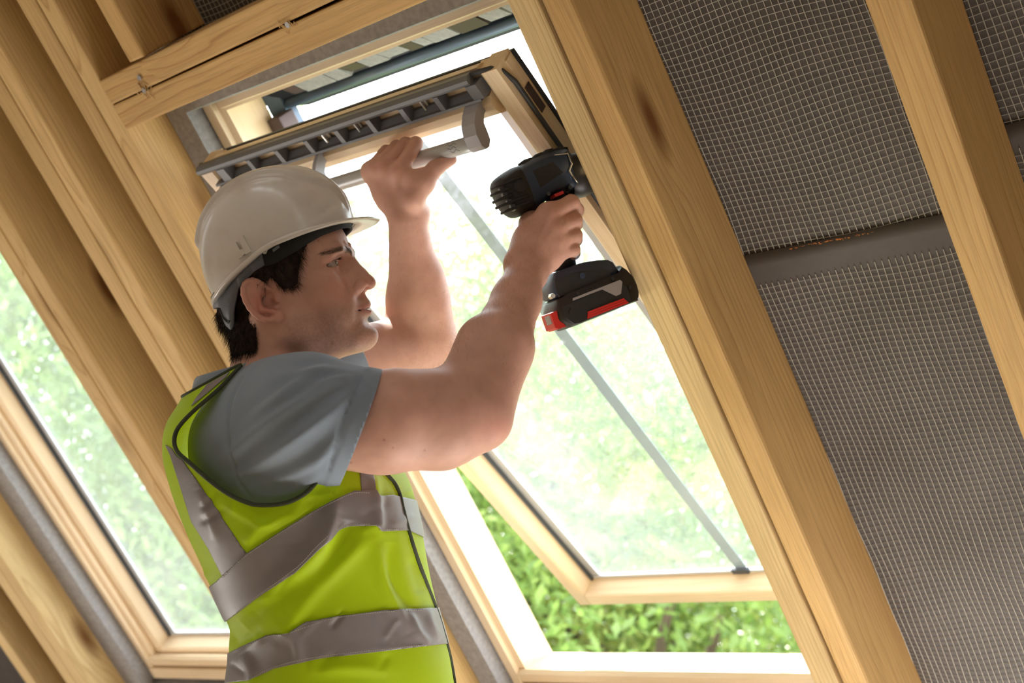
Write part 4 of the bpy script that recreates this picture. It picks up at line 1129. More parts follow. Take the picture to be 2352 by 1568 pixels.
# ------------------------------------------------------------------ clothes
ZT = 1.75
RING = np.array([  # y px, left px, right px, half depth
    (1760, 515, 1090, .165), (1568, 524, 1046, .165), (1480, 534, 1030, .165), (1420, 532, 1012, .168), (1340, 500, 992, .174), (1300, 484, 984, .176), (1200, 440, 966, .186),
    (1100, 405, 936, .192), (1030, 391, 890, .192), (960, 402, 850, .186), (925, 424, 828, .177), (900, 440, 812, .166), (865, 484, 775, .132), (838, 520, 740, .106), (812, 560, 716, .086)], float)
RY = -(RING[:, 0] - CY) / FPX * ZT
RC = ((RING[:, 1] + RING[:, 2]) / 2 - CX) / FPX * ZT
RAa = (RING[:, 2] - RING[:, 1]) / 2 / FPX * ZT * .985; RB_ = RING[:, 3]
def smooth_interp(y, x, v):
    # cubic (monotone-ish) interpolation through the rings
    x = np.asarray(x); v = np.asarray(v); s = np.gradient(v, x)
    i = np.clip(np.searchsorted(x, y) - 1, 0, len(x) - 2); h = x[i + 1] - x[i]; t = np.clip((y - x[i]) / h, 0, 1)
    return (2 * t ** 3 - 3 * t ** 2 + 1) * v[i] + (t ** 3 - 2 * t ** 2 + t) * h * s[i] + (-2 * t ** 3 + 3 * t ** 2) * v[i + 1] + (t ** 3 - t ** 2) * h * s[i + 1]
def loft_at(y): return smooth_interp(y, RY, RC), smooth_interp(y, RY, RAa), smooth_interp(y, RY, RB_)
EXPO = 2.3
_pd = prim_d
def prim_d(pr, P):
    if pr[0] == 'f': return pr[1](P)
    return _pd(pr, P)
def torso_field(back, front, side, ytop):
    def f(P):
        c, a, b = loft_at(np.clip(P[:, 1], RY[0], RY[-1]))
        xl, xr = c - a + back, c + a - front
        cc, aa = (xl + xr) / 2, np.maximum((xr - xl) / 2, .02); bb = np.maximum(b - side, .02)
        q = (np.abs((P[:, 0] - cc) / aa) ** EXPO + np.abs((P[:, 2] - ZT) / bb) ** EXPO) ** (1 / EXPO)
        d = (q - 1) * np.minimum(aa, bb)
        return np.maximum(d, (P[:, 1] - ytop) * .9)
    return f

# --- polo shirt
Sh = Prims(); Sh.L.append(('f', torso_field(.030, .016, .020, pq(0, 850, ZT)[1]), 0, 0, 0, .03, 1))
Sh.cone(pq(655, 978, 1.640), pq(720, 968, 1.608), .077, .0735, .03)
Sh.cone(pq(720, 964, 1.608), pq(832, 970, 1.607), .0715, .0605, .02); Sh.cone(pq(832, 970, 1.607), pq(900, 974, 1.617), .0605, .0595, .01)
Sh.cone(pq(635, 925, 1.70), pq(690, 918, 1.63), .046, .045, .03)
Sh.cone(pq(660, 905, 1.86), pq(745, 868, 1.925), .070, .0655, .04); Sh.cone(pq(745, 868, 1.925), pq(800, 850, 1.96), .0655, .062, .02)
V, Q = sdf_mesh(Sh, (-.50, -.46, 1.44), (.0, .02, 2.08), .0034)
V = smooth(V, Q, 2, .5)
Nn = vnormals(V, Q); p2 = proj(V); near = sstep(1.80 - V[:, 2], 0, .06)
hemd0 = -((V - pq(832, 972, 1.607)) @ np.array([.925, -.345, .12])); ff = np.where(V[:, 2] < 1.74, sstep(hemd0, .016, .034), 1.0)
V = V + Nn * (.0011 * (1 - sstep(hemd0, .015, .018)) * near)[:, None]
folds = [  # polyline px, height m, width px
    ([(505, 1065), (600, 985), (690, 925), (790, 868)], .0060, 15), ([(530, 1110), (640, 1030), (730, 965), (815, 900)], .0070, 17),
    ([(545, 1000), (610, 940), (690, 880), (740, 850)], .0050, 15), ([(560, 1130), (680, 1085), (760, 1030), (800, 990)], .0055, 16),
    ([(640, 865), (700, 855), (760, 850), (840, 858)], .0035, 9), ([(700, 900), (770, 875), (850, 872)], .0035, 10), ([(600, 1140), (680, 1120), (745, 1080)], .0035, 12)]
for ln, hgt, wd in folds:
    d, t = seg_dist(p2, smooth_poly(ln, 5, False)); V = V + Nn * (hgt * np.exp(-(d / wd) ** 2) * np.sin(np.pi * np.clip(t, .03, .97)) ** .6 * near * ff)[:, None]
    d, t = seg_dist(p2 + np.array([14, 20]), smooth_poly(ln, 5, False)); V = V - Nn * (hgt * .55 * np.exp(-(d / wd) ** 2) * np.sin(np.pi * np.clip(t, .03, .97)) * near * ff)[:, None]
# stitched grooves: armhole seam and sleeve hem
for ln in ([(556, 868), (532, 920), (524, 985), (530, 1040), (548, 1100), (575, 1140)], [(842, 852), (800, 935), (772, 1010), (756, 1078)], [(820, 850), (778, 935), (752, 1010), (742, 1080)][:0]):
    if ln: d, t = seg_dist(p2, smooth_poly(ln, 6, False)); V = V - Nn * (.0022 * np.exp(-(d / 3.2) ** 2) * near)[:, None]
hem_r = (V - pq(832, 972, 1.607)) @ np.array([.925, -.345, .12]) ; hem_r = np.where(V[:, 2] < 1.74, -hem_r, 1.0)
V, F, _ = clip_mesh(V, Q, np.minimum(hem_r, .5))
fl = np.where(V[:, 2] > 1.86, -((V - pq(800, 850, 1.95)) @ np.array([.80, .25, .55])), 1.0)
def clip_any(V, F, f):
    T = [(q[0], q[i], q[i + 1]) for q in F for i in range(1, len(q) - 1)]
    return clip_mesh(V, np.array(T), f)
V, F, _ = clip_any(V, F, fl)
nk = -(V[:, 1] - pq(0, 858, ZT)[1]) + np.where(np.hypot(V[:, 0] - pq(640, 0, ZT)[0], V[:, 2] - ZT) > .085, 1.0, 0)
V, F, _ = clip_any(V, F, nk)
def cloth(name, col, rough=.85, weave=900, bump=.25, sheen=.25, var=.05):
    m, nt, b, out = newmat(name); L = nt.links.new
    tc = nd(nt, 'ShaderNodeTexCoord'); n1 = nd(nt, 'ShaderNodeTexNoise', i_Scale=9.0, i_Detail=4.0); L(tc.outputs['Object'], n1.inputs['Vector'])
    r = ramp(nt, [(0.3, tuple(c * (1 - var) for c in col)), (0.7, tuple(c * (1 + var) for c in col))], n1.outputs[0]); L(r.outputs[0], b.inputs['Base Color'])
    b.inputs['Roughness'].default_value = rough; b.inputs['Sheen Weight'].default_value = sheen; b.inputs['Specular IOR Level'].default_value = .2
    n2 = nd(nt, 'ShaderNodeTexNoise', i_Scale=float(weave), i_Detail=2.0); L(tc.outputs['Object'], n2.inputs['Vector'])
    bp = nd(nt, 'ShaderNodeBump', i_Strength=bump, i_Distance=.001); L(n2.outputs[0], bp.inputs['Height']); L(bp.outputs[0], b.inputs['Normal'])
    return m, nt, b, out
M['shirt'] = cloth('grey_blue_cotton', (0.225, 0.275, 0.345))[0]
def solid(o, t, off=-1):
    md = o.modifiers.new('thickness', 'SOLIDIFY'); md.thickness = t; md.offset = off; return o
shirt = link('polo_shirt', qmesh('polo_shirt', V, F), M['shirt'], person); solid(shirt, .0012)
# raised hem band on the right sleeve
# collar
def ring_loft(rings, n=64, thick=None):
    V = []; F = []
    for (c, a, b, tilt) in rings:
        for k in range(n):
            t = 2 * math.pi * k / n; x = a * math.cos(t); V.append((c[0] + x, c[1] + tilt * x, c[2] + b * math.sin(t)))
    for i in range(len(rings) - 1):
        for k in range(n): F.append((i * n + k, i * n + (k + 1) % n, (i + 1) * n + (k + 1) % n, (i + 1) * n + k))
    return np.array(V), F
cz = ZT
Vc, Fc = ring_loft([(pq(590, 880, cz), .0800, .078, .26), (pq(588, 862, cz), .0790, .078, .26), (pq(588, 836, cz), .0755, .074, .26), (pq(589, 831, cz), .0735, .072, .26), (pq(592, 835, cz), .0710, .070, .26), (pq(600, 872, cz), .064, .062, .22)])
o = link('collar', qmesh('collar', Vc, Fc), M['shirt'], shirt); solid(o, .0015)

# --- hi-vis vest
NP, NS = 400, 300
ph = np.linspace(0, 2 * np.pi, NP, endpoint=False); ys = np.linspace(RY[0], RY[-1], NS)
c_, a_, b_ = loft_at(ys)
cs_, sn_ = np.cos(ph), np.sin(ph)
rr = (np.abs(cs_) ** EXPO + np.abs(sn_) ** EXPO) ** (-1 / EXPO)
VV = np.stack([c_[:, None] + a_[:, None] * (rr * cs_)[None], np.repeat(ys[:, None], NP, 1), ZT + b_[:, None] * (rr * sn_)[None]], -1).reshape(-1, 3)
ii = np.arange(NS - 1)[:, None] * NP; kk = np.arange(NP)[None]
VQ = np.stack([ii + kk, ii + (kk + 1) % NP, ii + NP + (kk + 1) % NP, ii + NP + kk], -1).reshape(-1, 4)
Nn = vnormals(VV, VQ)
if ((VV - np.array([VV[:, 0].mean(), 0, ZT])) * [1, 0, 1] * Nn).sum() < 0: Nn = -Nn
p2 = proj(VV); near = sstep(1.78 - VV[:, 2], 0, .05)
wr_ = [ ([(580, 1420), (640, 1350), (720, 1270), (745, 1215), (760, 1170)], .009, 26), ([(640, 1480), (700, 1380), (780, 1290), (860, 1220)], .006, 22),
        ([(745, 1260), (760, 1190), (768, 1150)], .006, 13), ([(560, 1440), (600, 1400), (690, 1330)], -.007, 22), ([(720, 1340), (790, 1240), (800, 1190)], -.006, 20),
        ([(860, 1240), (880, 1340), (940, 1460)], .005, 16), ([(900, 1240), (905, 1330), (960, 1420)], -.004, 14), ([(560, 1250), (600, 1210), (700, 1170)], .005, 16),
        ([(520, 1160), (600, 1200), (640, 1190)], .004, 12), ([(640, 1440), (680, 1470), (690, 1520)], .004, 12), ([(560, 1500), (580, 1540), (570, 1600)], .005, 14),
        ([(460, 1120), (480, 1180), (500, 1240)], .004, 12), ([(940, 1400), (955, 1450), (985, 1480)], .0035, 10), ([(980, 1395), (990, 1440), (1010, 1470)], .0035, 9),
        ([(860, 1090), (862, 1150), (868, 1215)], .005, 12), ([(700, 1540), (800, 1530), (900, 1540)], .004, 18), ([(680, 1180), (700, 1120), (735, 1090)], .005, 18)]
dsp = np.zeros(len(VV))
for ln, hgt, wd in wr_:
    d, t = seg_dist(p2, smooth_poly(ln, 5, False)); dsp += hgt * np.exp(-(d / wd) ** 2) * np.sin(np.pi * np.clip(t, .04, .96)) ** .7
gn = np.random.default_rng(3)
for k in range(26):
    x, y, an = gn.uniform(420, 1010), gn.uniform(1080, 1560), gn.normal(-.7, .5); l_ = gn.uniform(25, 60)
    d, t = seg_dist(p2, [(x, y), (x + l_ * math.cos(an), y + l_ * math.sin(an))]); dsp += gn.choice([-1, 1]) * gn.uniform(.001, .0024) * np.exp(-(d / gn.uniform(6, 12)) ** 2)
VV = VV + Nn * (dsp * near)[:, None]
ARM = smooth_poly([(714, 823), (651, 816), (596, 824), (551, 842), (506, 890), (445, 943), (408, 983), (399, 1011), (407, 1038), (435, 1062), (480, 1102), (531, 1138), (581, 1158), (621, 1160), (661, 1154), (702, 1133), (727, 1106), (742, 1080), (775, 1010), (785, 920), (760, 850)], 5)
def hole(V):
    p = proj(V); s = -poly_sd(p, ARM) * .00054
    return np.where(V[:, 2] < ZT - .012, s, np.maximum(s, (V[:, 2] - (ZT - .012)) + .0003))
far_arm = lambda V: np.linalg.norm((V - pq(700, 960, 1.93)) * [1, .9, .8], axis=1) - .098
nt_ = lambda V: np.maximum(np.abs(V[:, 2] - ZT) - 9, pq(0, 828, ZT)[1] - V[:, 1])
fV = np.minimum(np.minimum(hole(VV), far_arm(VV)), pq(0, 812, ZT)[1] - VV[:, 1] + .01)
_nx = (VV[:, 0] - pq(588, 0, ZT)[0]); _ny = pq(0, 872, ZT)[1] + .24 * _nx
fV = np.minimum(fV, (p2[:, 1] - np.interp(p2[:, 0], [380, 445, 552, 600, 714, 760], [932, 897, 837, 824, 818, 820])) * .00054)
M['vest'], nt, b, out = cloth('hi_vis_polyester', (0.62, 0.88, 0.008), .55, 1400, .12, .1, .03)
tl = nd(nt, 'ShaderNodeBsdfTranslucent'); tl.inputs[0].default_value = (0.70, 0.98, 0.0, 1)
ms = nd(nt, 'ShaderNodeMixShader'); ms.inputs[0].default_value = .38; nt.links.new(b.outputs[0], ms.inputs[1]); nt.links.new(tl.outputs[0], ms.inputs[2]); nt.links.new(ms.outputs[0], out.inputs[0])
M['silver'] = plain('retroreflective_tape', (0.215, 0.195, 0.205), .42, metal=.0, bump=.1, scale=900, var=.04)
M['piping'] = plain('black_piping', (0.035, 0.045, 0.02), .7, bump=.4, scale=1500, var=.2)
Vv, Fv, rim = clip_mesh(VV, VQ, fV)
vest = link('hi_vis_vest', qmesh('hi_vis_vest', Vv, Fv), M['vest'], person); vest['label'] = 'fluorescent yellow waistcoat with grey reflective bands'
def biggest(V, F):
    par = list(range(len(V)))
    def fd(i):
        while par[i] != i: par[i] = par[par[i]]; i = par[i]
        return i
    for q in F:
        r = fd(q[0])
        for j in q[1:]: par[fd(j)] = r
    rt = [fd(q[0]) for q in F]; vals, n = np.unique(rt, return_counts=True); k = vals[n.argmax()]
    F = [q for q, r in zip(F, rt) if r == k]; us = sorted({i for q in F for i in q}); mp = {j: i for i, j in enumerate(us)}
    return V[us], [tuple(mp[i] for i in q) for q in F]
def clothpatch(name, field, off, mat, parent, thick=.0008):
    """piece of the waistcoat's own surface, cut out and laid on top"""
    a, f, r = clip_any(VV + Nn * off, [tuple(q) for q in VQ], np.minimum(field, fV - .003)); a, f = biggest(a, f)
    o = link(name, qmesh(name, a, f), mat, parent); solid(o, thick, 1); return o
def between(top, bot):
    top = np.array(top, float); bot = np.array(bot, float)
    yt = np.interp(p2[:, 0], top[:, 0], top[:, 1]); yb = np.interp(p2[:, 0], bot[:, 0], bot[:, 1])
    return np.minimum(p2[:, 1] - yt, yb - p2[:, 1]) * .00054
seg_dist_keep = None
clothpatch('reflective_band', between([(380, 1420), (498, 1335), (566, 1270), (702, 1182), (762, 1149), (812, 1127), (857, 1127), (862, 1141), (900, 1137), (1000, 1160)],
           [(420, 1500), (531, 1418), (591, 1373), (681, 1308), (732, 1255), (777, 1217), (807, 1208), (857, 1207), (872, 1220), (935, 1218), (1000, 1246)]), .0012, M['silver'], vest)
clothpatch('reflective_band', between([(500, 1515), (548, 1488), (611, 1458), (666, 1448), (702, 1426), (762, 1416), (882, 1400), (1003, 1396), (1060, 1394)],
           [(500, 1572), (521, 1568), (576, 1561), (631, 1534), (732, 1511), (882, 1494), (1028, 1478), (1070, 1474)]), .0012, M['silver'], vest)
strap = np.where(VV[:, 2] < ZT + .02, poly_sd(p2, [(380, 1020), (392, 1046), (410, 1102), (440, 1197), (478, 1257), (511, 1322), (568, 1272), (516, 1197), (475, 1132), (430, 1071), (410, 1040)]) * .00054, -1)
clothpatch('reflective_strap', strap, .0008, M['silver'], vest)
strap = np.where(VV[:, 2] < ZT, poly_sd(p2, [(824, 1060), (830, 1130), (857, 1130), (855, 1060)]) * .00054, -1)
clothpatch('reflective_strap', strap, .0008, M['silver'], vest)
strap = np.where(VV[:, 2] < ZT, poly_sd(p2, [(500, 855), (452, 915), (440, 935), (520, 868), (548, 840)]) * .00054, -1)
clothpatch('reflective_strap', strap, .0008, M['silver'], vest)
# piping round the armhole, along the front edge and the neck
for ch, closed in chains(rim):
    P = Vv[np.array(ch)]
    if len(P) < 40: continue
    P = P[::3]
    for _ in range(3):
        P[1:-1] = (P[:-2] + 2 * P[1:-1] + P[2:]) / 4
    near_ = P[:, 2].mean() < ZT
    link('piping' if near_ else 'piping', tube_mesh('piping', W(P), .0026, 8, closed), M['piping'], vest)
def surf_at(pxy):
    """nearest waistcoat surface point seen at a pixel"""
    d = np.linalg.norm(p2 - pxy, axis=1) + np.where(VV[:, 2] > ZT + .02, 60, 0); i = np.argsort(d)[:4]
    w_ = 1 / (d[i] + .5); z = (VV[i, 2] * w_).sum() / w_.sum(); return pq(pxy[0], pxy[1], z - .0035)
ln = smooth_poly([(884, 1085), (905, 1108), (918, 1135), (926, 1170), (940, 1222), (958, 1280), (980, 1340), (1002, 1398), (1018, 1450), (1034, 1510), (1046, 1580), (1060, 1660)], 5, False)
link('front_edge', tube_mesh('front_edge', W(np.array([surf_at(p) for p in ln])), .0026, 8), M['piping'], vest)
# stitching of the bands: a row of short pale stitches
sb = bmesh.new()
def stitches(line, step=5.2):
    L_ = smooth_poly(line, 30, False); d = np.concatenate([[0], np.cumsum(np.linalg.norm(np.diff(L_, axis=0), axis=1))])
    for s in np.arange(0, d[-1] - step, step):
        a = np.array([np.interp(s, d, L_[:, 0]), np.interp(s, d, L_[:, 1])]); b = np.array([np.interp(s + step * .6, d, L_[:, 0]), np.interp(s + step * .6, d, L_[:, 1])])
        A_, B_ = surf_at(a), surf_at(b); A_[2] -= .0014; B_[2] -= .0014
        t = tube_mesh('t', W(np.array([A_, (A_ + B_) / 2, B_])), .00038, 4); sb.from_mesh(t); bpy.data.meshes.remove(t)
stitches([(503, 1335), (566, 1275), (702, 1187), (762, 1154), (812, 1132), (853, 1132)]); stitches([(535, 1412), (591, 1368), (681, 1303), (732, 1250), (777, 1213), (807, 1204), (855, 1203)])
stitches([(552, 1490), (611, 1462), (666, 1452), (762, 1420), (882, 1404), (1000, 1400)]); stitches([(580, 1556), (631, 1530), (732, 1507), (882, 1490), (1024, 1474)])
stitches([(872, 1216), (932, 1214)])
o = link('stitching', bm_mesh('stitching', sb), M['thread'], vest); o['kind'] = 'stuff'

# --- trousers and boots (below the frame)
hip = pq(790, 1700, ZT); wdn = np.array([0, 0, 0.0])
upw = WR @ np.array([0, 0, 1.0])                    # world up in the person frame
def down_to(P, z):  # drop a person-frame point vertically to world height z
    wz = W(P)[2]; return P - upw * (wz - z)
T = Prims(); T.ell(hip + upw * .03, (.115, .15, .145), .05)
feet = []
fx = np.array([.9, 0, .1])
for s in (1, -1):
    hp = hip + np.array([0.0, -.02, -s * .085]); an = down_to(hip + np.array([.10, 0, -s * .115]), .10); kn = (hp + an) / 2 + np.array([.035, 0, 0])
    T.cone(hp, kn, .090, .066, .04); T.cone(kn, an, .066, .056, .03); T.ball(down_to(hip + np.array([.10, 0, -s * .115]), .09), .058, .02); feet.append(an)
T.cone(pq(770, 1540, ZT) , hip, .11, .12, .06)
V, Q = sdf_mesh(T, hip - [.4, 1.25, .4], hip + [.4, .25, .4], .011)
V = smooth(V, Q, 2)
M['denim'] = cloth('dark_blue_work_cloth', (0.035, 0.05, 0.085))[0]
link('trousers', qmesh('trousers', V, Q), M['denim'], person)
M['boot'] = plain('tan_leather', (0.22, 0.13, 0.06), .6, bump=.3)
for an in feet:
    b2 = Prims(); a0_ = down_to(an, .06); toe = down_to(an + np.array([.15, 0, .02]), .045); heel = down_to(an - np.array([.05, 0, 0]), .045)
    b2.cone(down_to(an, .13), a0_, .052, .05, .02); b2.cone(heel, toe, .043, .042, .03)
    b2.plane(down_to(an, .002), -upw, .002)
    V, Q = sdf_mesh(b2, an - [.2, .2, .2], an + [.3, .2, .2], .007); V = smooth(V, Q, 1)
    link('boot', qmesh('boot', V, Q), M['boot'], person)
# ------------------------------------------------------------------ hair
Hb = Prims()
hell(Hb, (0, -3, 48), (78, 94, 83), 8); hell(Hb, (0, -16, -38), (58, 61.5, 66), 16); hell(Hb, (0, 46, 58), (63, 42, 46), 16); hell(Hb, (0, -66, -2), (46, 27, 30), 12); Hb.cone(H(0, -14, -30), pq(650, 905, 1.75), .0590, .0608, .02)
for s in (1, -1): hell(Hb, (s * 60, 18, 30), (15, 26, 30), 14)
V, Q = sdf_mesh(Hb, HO - [.14, .16, .14], HO + [.14, .17, .14], .003)
hh = Hinv(V); Nn = vnormals(V, Q)
strand = np.sin(hh[:, 1] * .9 + 3 * np.sin(hh[:, 2] * .11) + hh[:, 0] * .35) * .5 + np.sin(hh[:, 1] * 2.3 + hh[:, 2] * .4) * .3 + np.random.default_rng(1).normal(0, .3, len(V))
V = V + Nn * (strand * .0009)[:, None]
def hairline(h):
    x, y, z = np.abs(h[:, 0]), h[:, 1], h[:, 2]
    lo = np.interp(y, [-200, -64, -52, -40, -32, -20, -6, 4, 10, 24, 31, 36, 44, 56, 70, 120], [-78, -78, -70, -48, -16, 8, 24, 28, 14, 10, 13, 28, 48, 64, 76, 92])
    return (z - lo) + 2.0 * np.sin(y * 1.7 + z * .3)
fld = hairline(hh)
V2, F2, rim = clip_mesh(V, Q, fld)
def hair_mat():
    m, nt, b, out = newmat('dark_brown_hair'); L = nt.links.new
    tc = nd(nt, 'ShaderNodeTexCoord'); n = nd(nt, 'ShaderNodeTexNoise', i_Scale=160.0, i_Detail=4.0); L(tc.outputs['Object'], n.inputs['Vector'])
    r = ramp(nt, [(.3, (.010, .007, .005)), (.75, (.050, .030, .020))], n.outputs[0]); L(r.outputs[0], b.inputs['Base Color']); b.inputs['Roughness'].default_value = .55; b.inputs['Specular IOR Level'].default_value = .15
    return m
M['hair'] = hair_mat()
hair = link('hair', qmesh('hair', V2, F2), M['hair'], person)
def strands(name, pts, dirs, L0, w, parent, mat, curl=.25):
    g_ = np.random.default_rng(9); V = []; F = []
    for p, d in zip(pts, dirs):
        L_ = L0 * g_.uniform(.5, 1.3); d = d / np.linalg.norm(d); s = np.cross(d, g_.normal(0, 1, 3)); s /= np.linalg.norm(s) + 1e-9; b = g_.normal(0, curl, 3)
        k = len(V); ww = w * g_.uniform(.7, 1.3)
        q1 = p + d * L_ * .5 + b * L_ * .12; q2 = p + d * L_ + b * L_ * .5
        V += [p - s * ww, p + s * ww, q1 - s * ww * .75, q1 + s * ww * .75, q2]; F += [(k, k + 1, k + 3, k + 2), (k + 2, k + 3, k + 4)]
    o = link(name, mesh_from(name, W(np.array(V)), F, False, fix=False), mat, parent); o['kind'] = 'stuff'; return o
g_ = np.random.default_rng(4)
rimp = V2[np.array(sorted({i for e in rim for i in e}))]; rh = Hinv(rimp)
sel = (rh[:, 0] > -20) & (rh[:, 2] < 58) & ~((rh[:, 1] < 8) & (rh[:, 1] > -38) & (rh[:, 2] > -30))
rp = np.repeat(rimp[sel], 6, 0); rp = rp + g_.normal(0, .0012, rp.shape)
hr = Hinv(rp); dh = np.stack([.05 + 0 * hr[:, 0], np.where(hr[:, 1] > 0, .22, -.25), -1.0 + 0 * hr[:, 0]], 1) + g_.normal(0, .22, rp.shape)
strands('hair_strands', rp - (dh @ HM) * .002, dh @ HM, .009, .00014, hair, M['hair'])
hh2 = Hinv(V2); si = np.where((hh2[:, 0] > 0) & (hh2[:, 2] < np.minimum(52, 6 + (hh2[:, 1] + 94) * .42)))[0]; si = g_.choice(si, 5200)
n2 = vnormals(V, Q); pp = V2[si] + g_.normal(0, .0008, (len(si), 3)); hq = Hinv(pp)
out_ = (pp - HO); out_ /= np.linalg.norm(out_, axis=1)[:, None]
dh = np.stack([0 * hq[:, 0], np.where(hq[:, 1] > 0, .35, -.3), -1 + 0 * hq[:, 0]], 1) @ HM + out_ * .35 + g_.normal(0, .15, pp.shape)
strands('hair_strands', pp, dh, .012, .00016, hair, M['hair'])
# brows and lashes as real hairs
bp_, bd_ = [], []
Bh = Prims(); head(Bh)
def to_skin(c, d):   # march from outside along -d to the skin
    c = np.array(c, float); d = d / np.linalg.norm(d); t = np.linspace(.03, -.03, 121); P = c + t[:, None] * d; f = combine(Bh.L, P); i = np.where(f < 0)[0]
    return P[i[0]] if len(i) else None
for s in (1, -1):
    for k in range(480):
        x = g_.uniform(8, 54); z = 44 + .12 * (x - 10) - .006 * (x - 25) ** 2 + g_.normal(0, 2.6 - .026 * x)
        p = to_skin(H(s * x, np.interp(x, [8, 25, 40, 56], [96, 90, 78, 60]), z), H(s * x, 90, 0) - H(0, 20, 0))
        if p is None: continue
        n_ = p - H(0, 20, 44); n_ /= np.linalg.norm(n_); dv = (np.array([s * .85, -.35 if x > 16 else .1, .45 if x < 20 else .02]) + g_.normal(0, .12, 3)) @ HM
        bp_.append(p); bd_.append(dv - n_ * (dv @ n_) * .85)
M['brow'] = plain('brow_hair', (.085, .050, .032), .6)
strands('eyebrows', bp_, bd_, .0078, .00012, hair, M['brow'], .15)
lp_, ld_ = [], []
for s in (1, -1):
    for k in range(46):
        t = k / 45 - .5; x = 31 + 25 * t; p = H(s * x, 80 - 22 * t * t - 3 * t, 35.5 - 9 * t * t); lp_.append(p); ld_.append(np.array([s * .5 * t, 1, .28]) @ HM)
strands('eyelashes', lp_, ld_, .0062, .00020, hair, M['hair'], .1)
# fine hairs on the forearms
idx = np.where((SV[:, 2] > 1.64) & (SV[:, 0] > -.16) & (proj(SV)[:, 1] > 480) & (proj(SV)[:, 1] < 900) & (proj(SV)[:, 0] > 885))[0]
idx = g_.choice(idx, 8000); Ns = vnormals(SV, SQ)[idx]; P = SV[idx] + g_.normal(0, .0006, (len(idx), 3))
rt = proj(P)[:, 0] > 1035
dd = np.where(rt[:, None], np.array([.10, .95, .25]), np.array([-.1, .9, -.2])) * .6 + Ns * .55 + g_.normal(0, .25, P.shape)
M['armhair'] = plain('arm_hair', (.16, .09, .05), .5)
strands('arm_hair', P, dd, .0072, .000045, body, M['armhair'], .3)

# ------------------------------------------------------------------ hard hat
hat = empty('hard_hat', W(H(0, 8, 60))); WM[hat.name] = Matrix.Translation(hat.location)
tag(hat, 'scuffed white hard hat worn tilted back by the man', 'helmet')
def hat_mat():
    m, nt, b, out = newmat('white_helmet_plastic'); L = nt.links.new
    tc = nd(nt, 'ShaderNodeTexCoord'); n = nd(nt, 'ShaderNodeTexNoise', i_Scale=14.0, i_Detail=6.0); L(tc.outputs['Object'], n.inputs['Vector'])
    r = ramp(nt, [(.28, (.50, .44, .37)), (.5, (.63, .59, .54)), (.8, (.66, .63, .59))], n.outputs[0])
    v = nd(nt, 'ShaderNodeTexVoronoi', i_Scale=62.0); L(tc.outputs['Object'], v.inputs['Vector'])
    r2 = ramp(nt, [(.0, (.32, .27, .22)), (.055, (.45, .40, .33)), (.075, (1, 1, 1))], v.outputs['Distance'])
    n3 = nd(nt, 'ShaderNodeTexNoise', i_Scale=26.0, i_Detail=2.0); L(tc.outputs['Object'], n3.inputs['Vector'])
    lt = ramp(nt, [(.60, (0, 0, 0)), (.66, (1, 1, 1))], n3.outputs[0])
    mx = nd(nt, 'ShaderNodeMix', data_type='RGBA', blend_type='MULTIPLY'); L(lt.outputs[0], mx.inputs[0]); L(r.outputs[0], mx.inputs[6]); L(r2.outputs[0], mx.inputs[7])
    L(mx.outputs[2], b.inputs['Base Color']); b.inputs['Roughness'].default_value = .3; b.inputs['Coat Weight'].default_value = .3; b.inputs['Coat Roughness'].default_value = .15
    n4 = nd(nt, 'ShaderNodeTexNoise', i_Scale=500.0); L(tc.outputs['Object'], n4.inputs['Vector']); bp = nd(nt, 'ShaderNodeBump', i_Strength=.03, i_Distance=.001); L(n4.outputs[0], bp.inputs['Height']); L(bp.outputs[0], b.inputs['Normal'])
    return m
M['hat'] = hat_mat()
HC = np.array([0, 9.0, 62.0])
def rim_z(ph):   # ph: 0 = front (+y), pi = back
    c = np.cos(ph); return np.interp(c, [-1, -.75, -.35, -.05, .12, .5, .85, 1], [16, 26, 46, 61, 66, 73, 79, 81])
GROOVE = smooth_poly([Hinv(pq(x, y, 1.655))[1:] for x, y in ((655, 402), (700, 410), (738, 428), (758, 452), (752, 478), (738, 500), (736, 522))], 5, False)
def dome(ph, e):
    """e in 0..1 rim -> crown"""
    c, s = np.cos(ph), np.sin(ph); ry = np.where(c > 0, 99, 108); rx = 99
    zr_ = rim_z(ph); top = 169.0; z = zr_ + (top - zr_) * e
    t = np.clip((z - HC[2]) / (top - HC[2]), 0, 1); ex = 2.25
    rad = (1 - t ** ex) ** (1 / ex)
    fl = np.where(z < HC[2], 1 - .10 * ((HC[2] - z) / 46) ** 2, 1)
    x, y = rx * rad * s * fl, HC[1] + ry * rad * c * fl
    # raised crown panel with S-shaped shoulders, side ribs
    yy = y - HC[1]
    wdt = np.interp(yy, [-110, -60, 0, 40, 62, 78, 95], [26, 36, 44, 46, 40, 24, 10])
    pan = sstep(wdt - np.abs(x), -3.5, 3.5) * sstep(z, 86, 100) * sstep(100 - yy, 0, 14)
    rib = np.exp(-((np.abs(x) - 58 + .0022 * (yy - 5) ** 2) / 4.0) ** 2) * sstep(z, 108, 122) * sstep(58 - yy, 0, 24) * 0.6
    dent = np.exp(-(((yy - 58) / 17) ** 2 + ((np.abs(x) - 66) / 18) ** 2)) * sstep(z, 70, 96) * .8
    gd = seg_dist(np.stack([np.ravel(y), np.ravel(z)], 1), GROOVE)[0].reshape(np.shape(z)); gs = sstep(np.abs(x), 22, 40)
    dent = dent * .25 + .75 * np.exp(-(gd / 5.0) ** 2) * gs * sstep(z - zr_, 10, 26)
    k = 6.0 * pan + 3.4 * rib - 4.2 * dent
    n_ = np.stack([x / rx, yy / ry, (z - HC[2]) / (top - HC[2])], -1); n_ /= np.linalg.norm(n_, axis=-1)[..., None] + 1e-9
    return np.stack([x, y, z], -1) + n_ * k[..., None]
NPH, NE = 280, 110
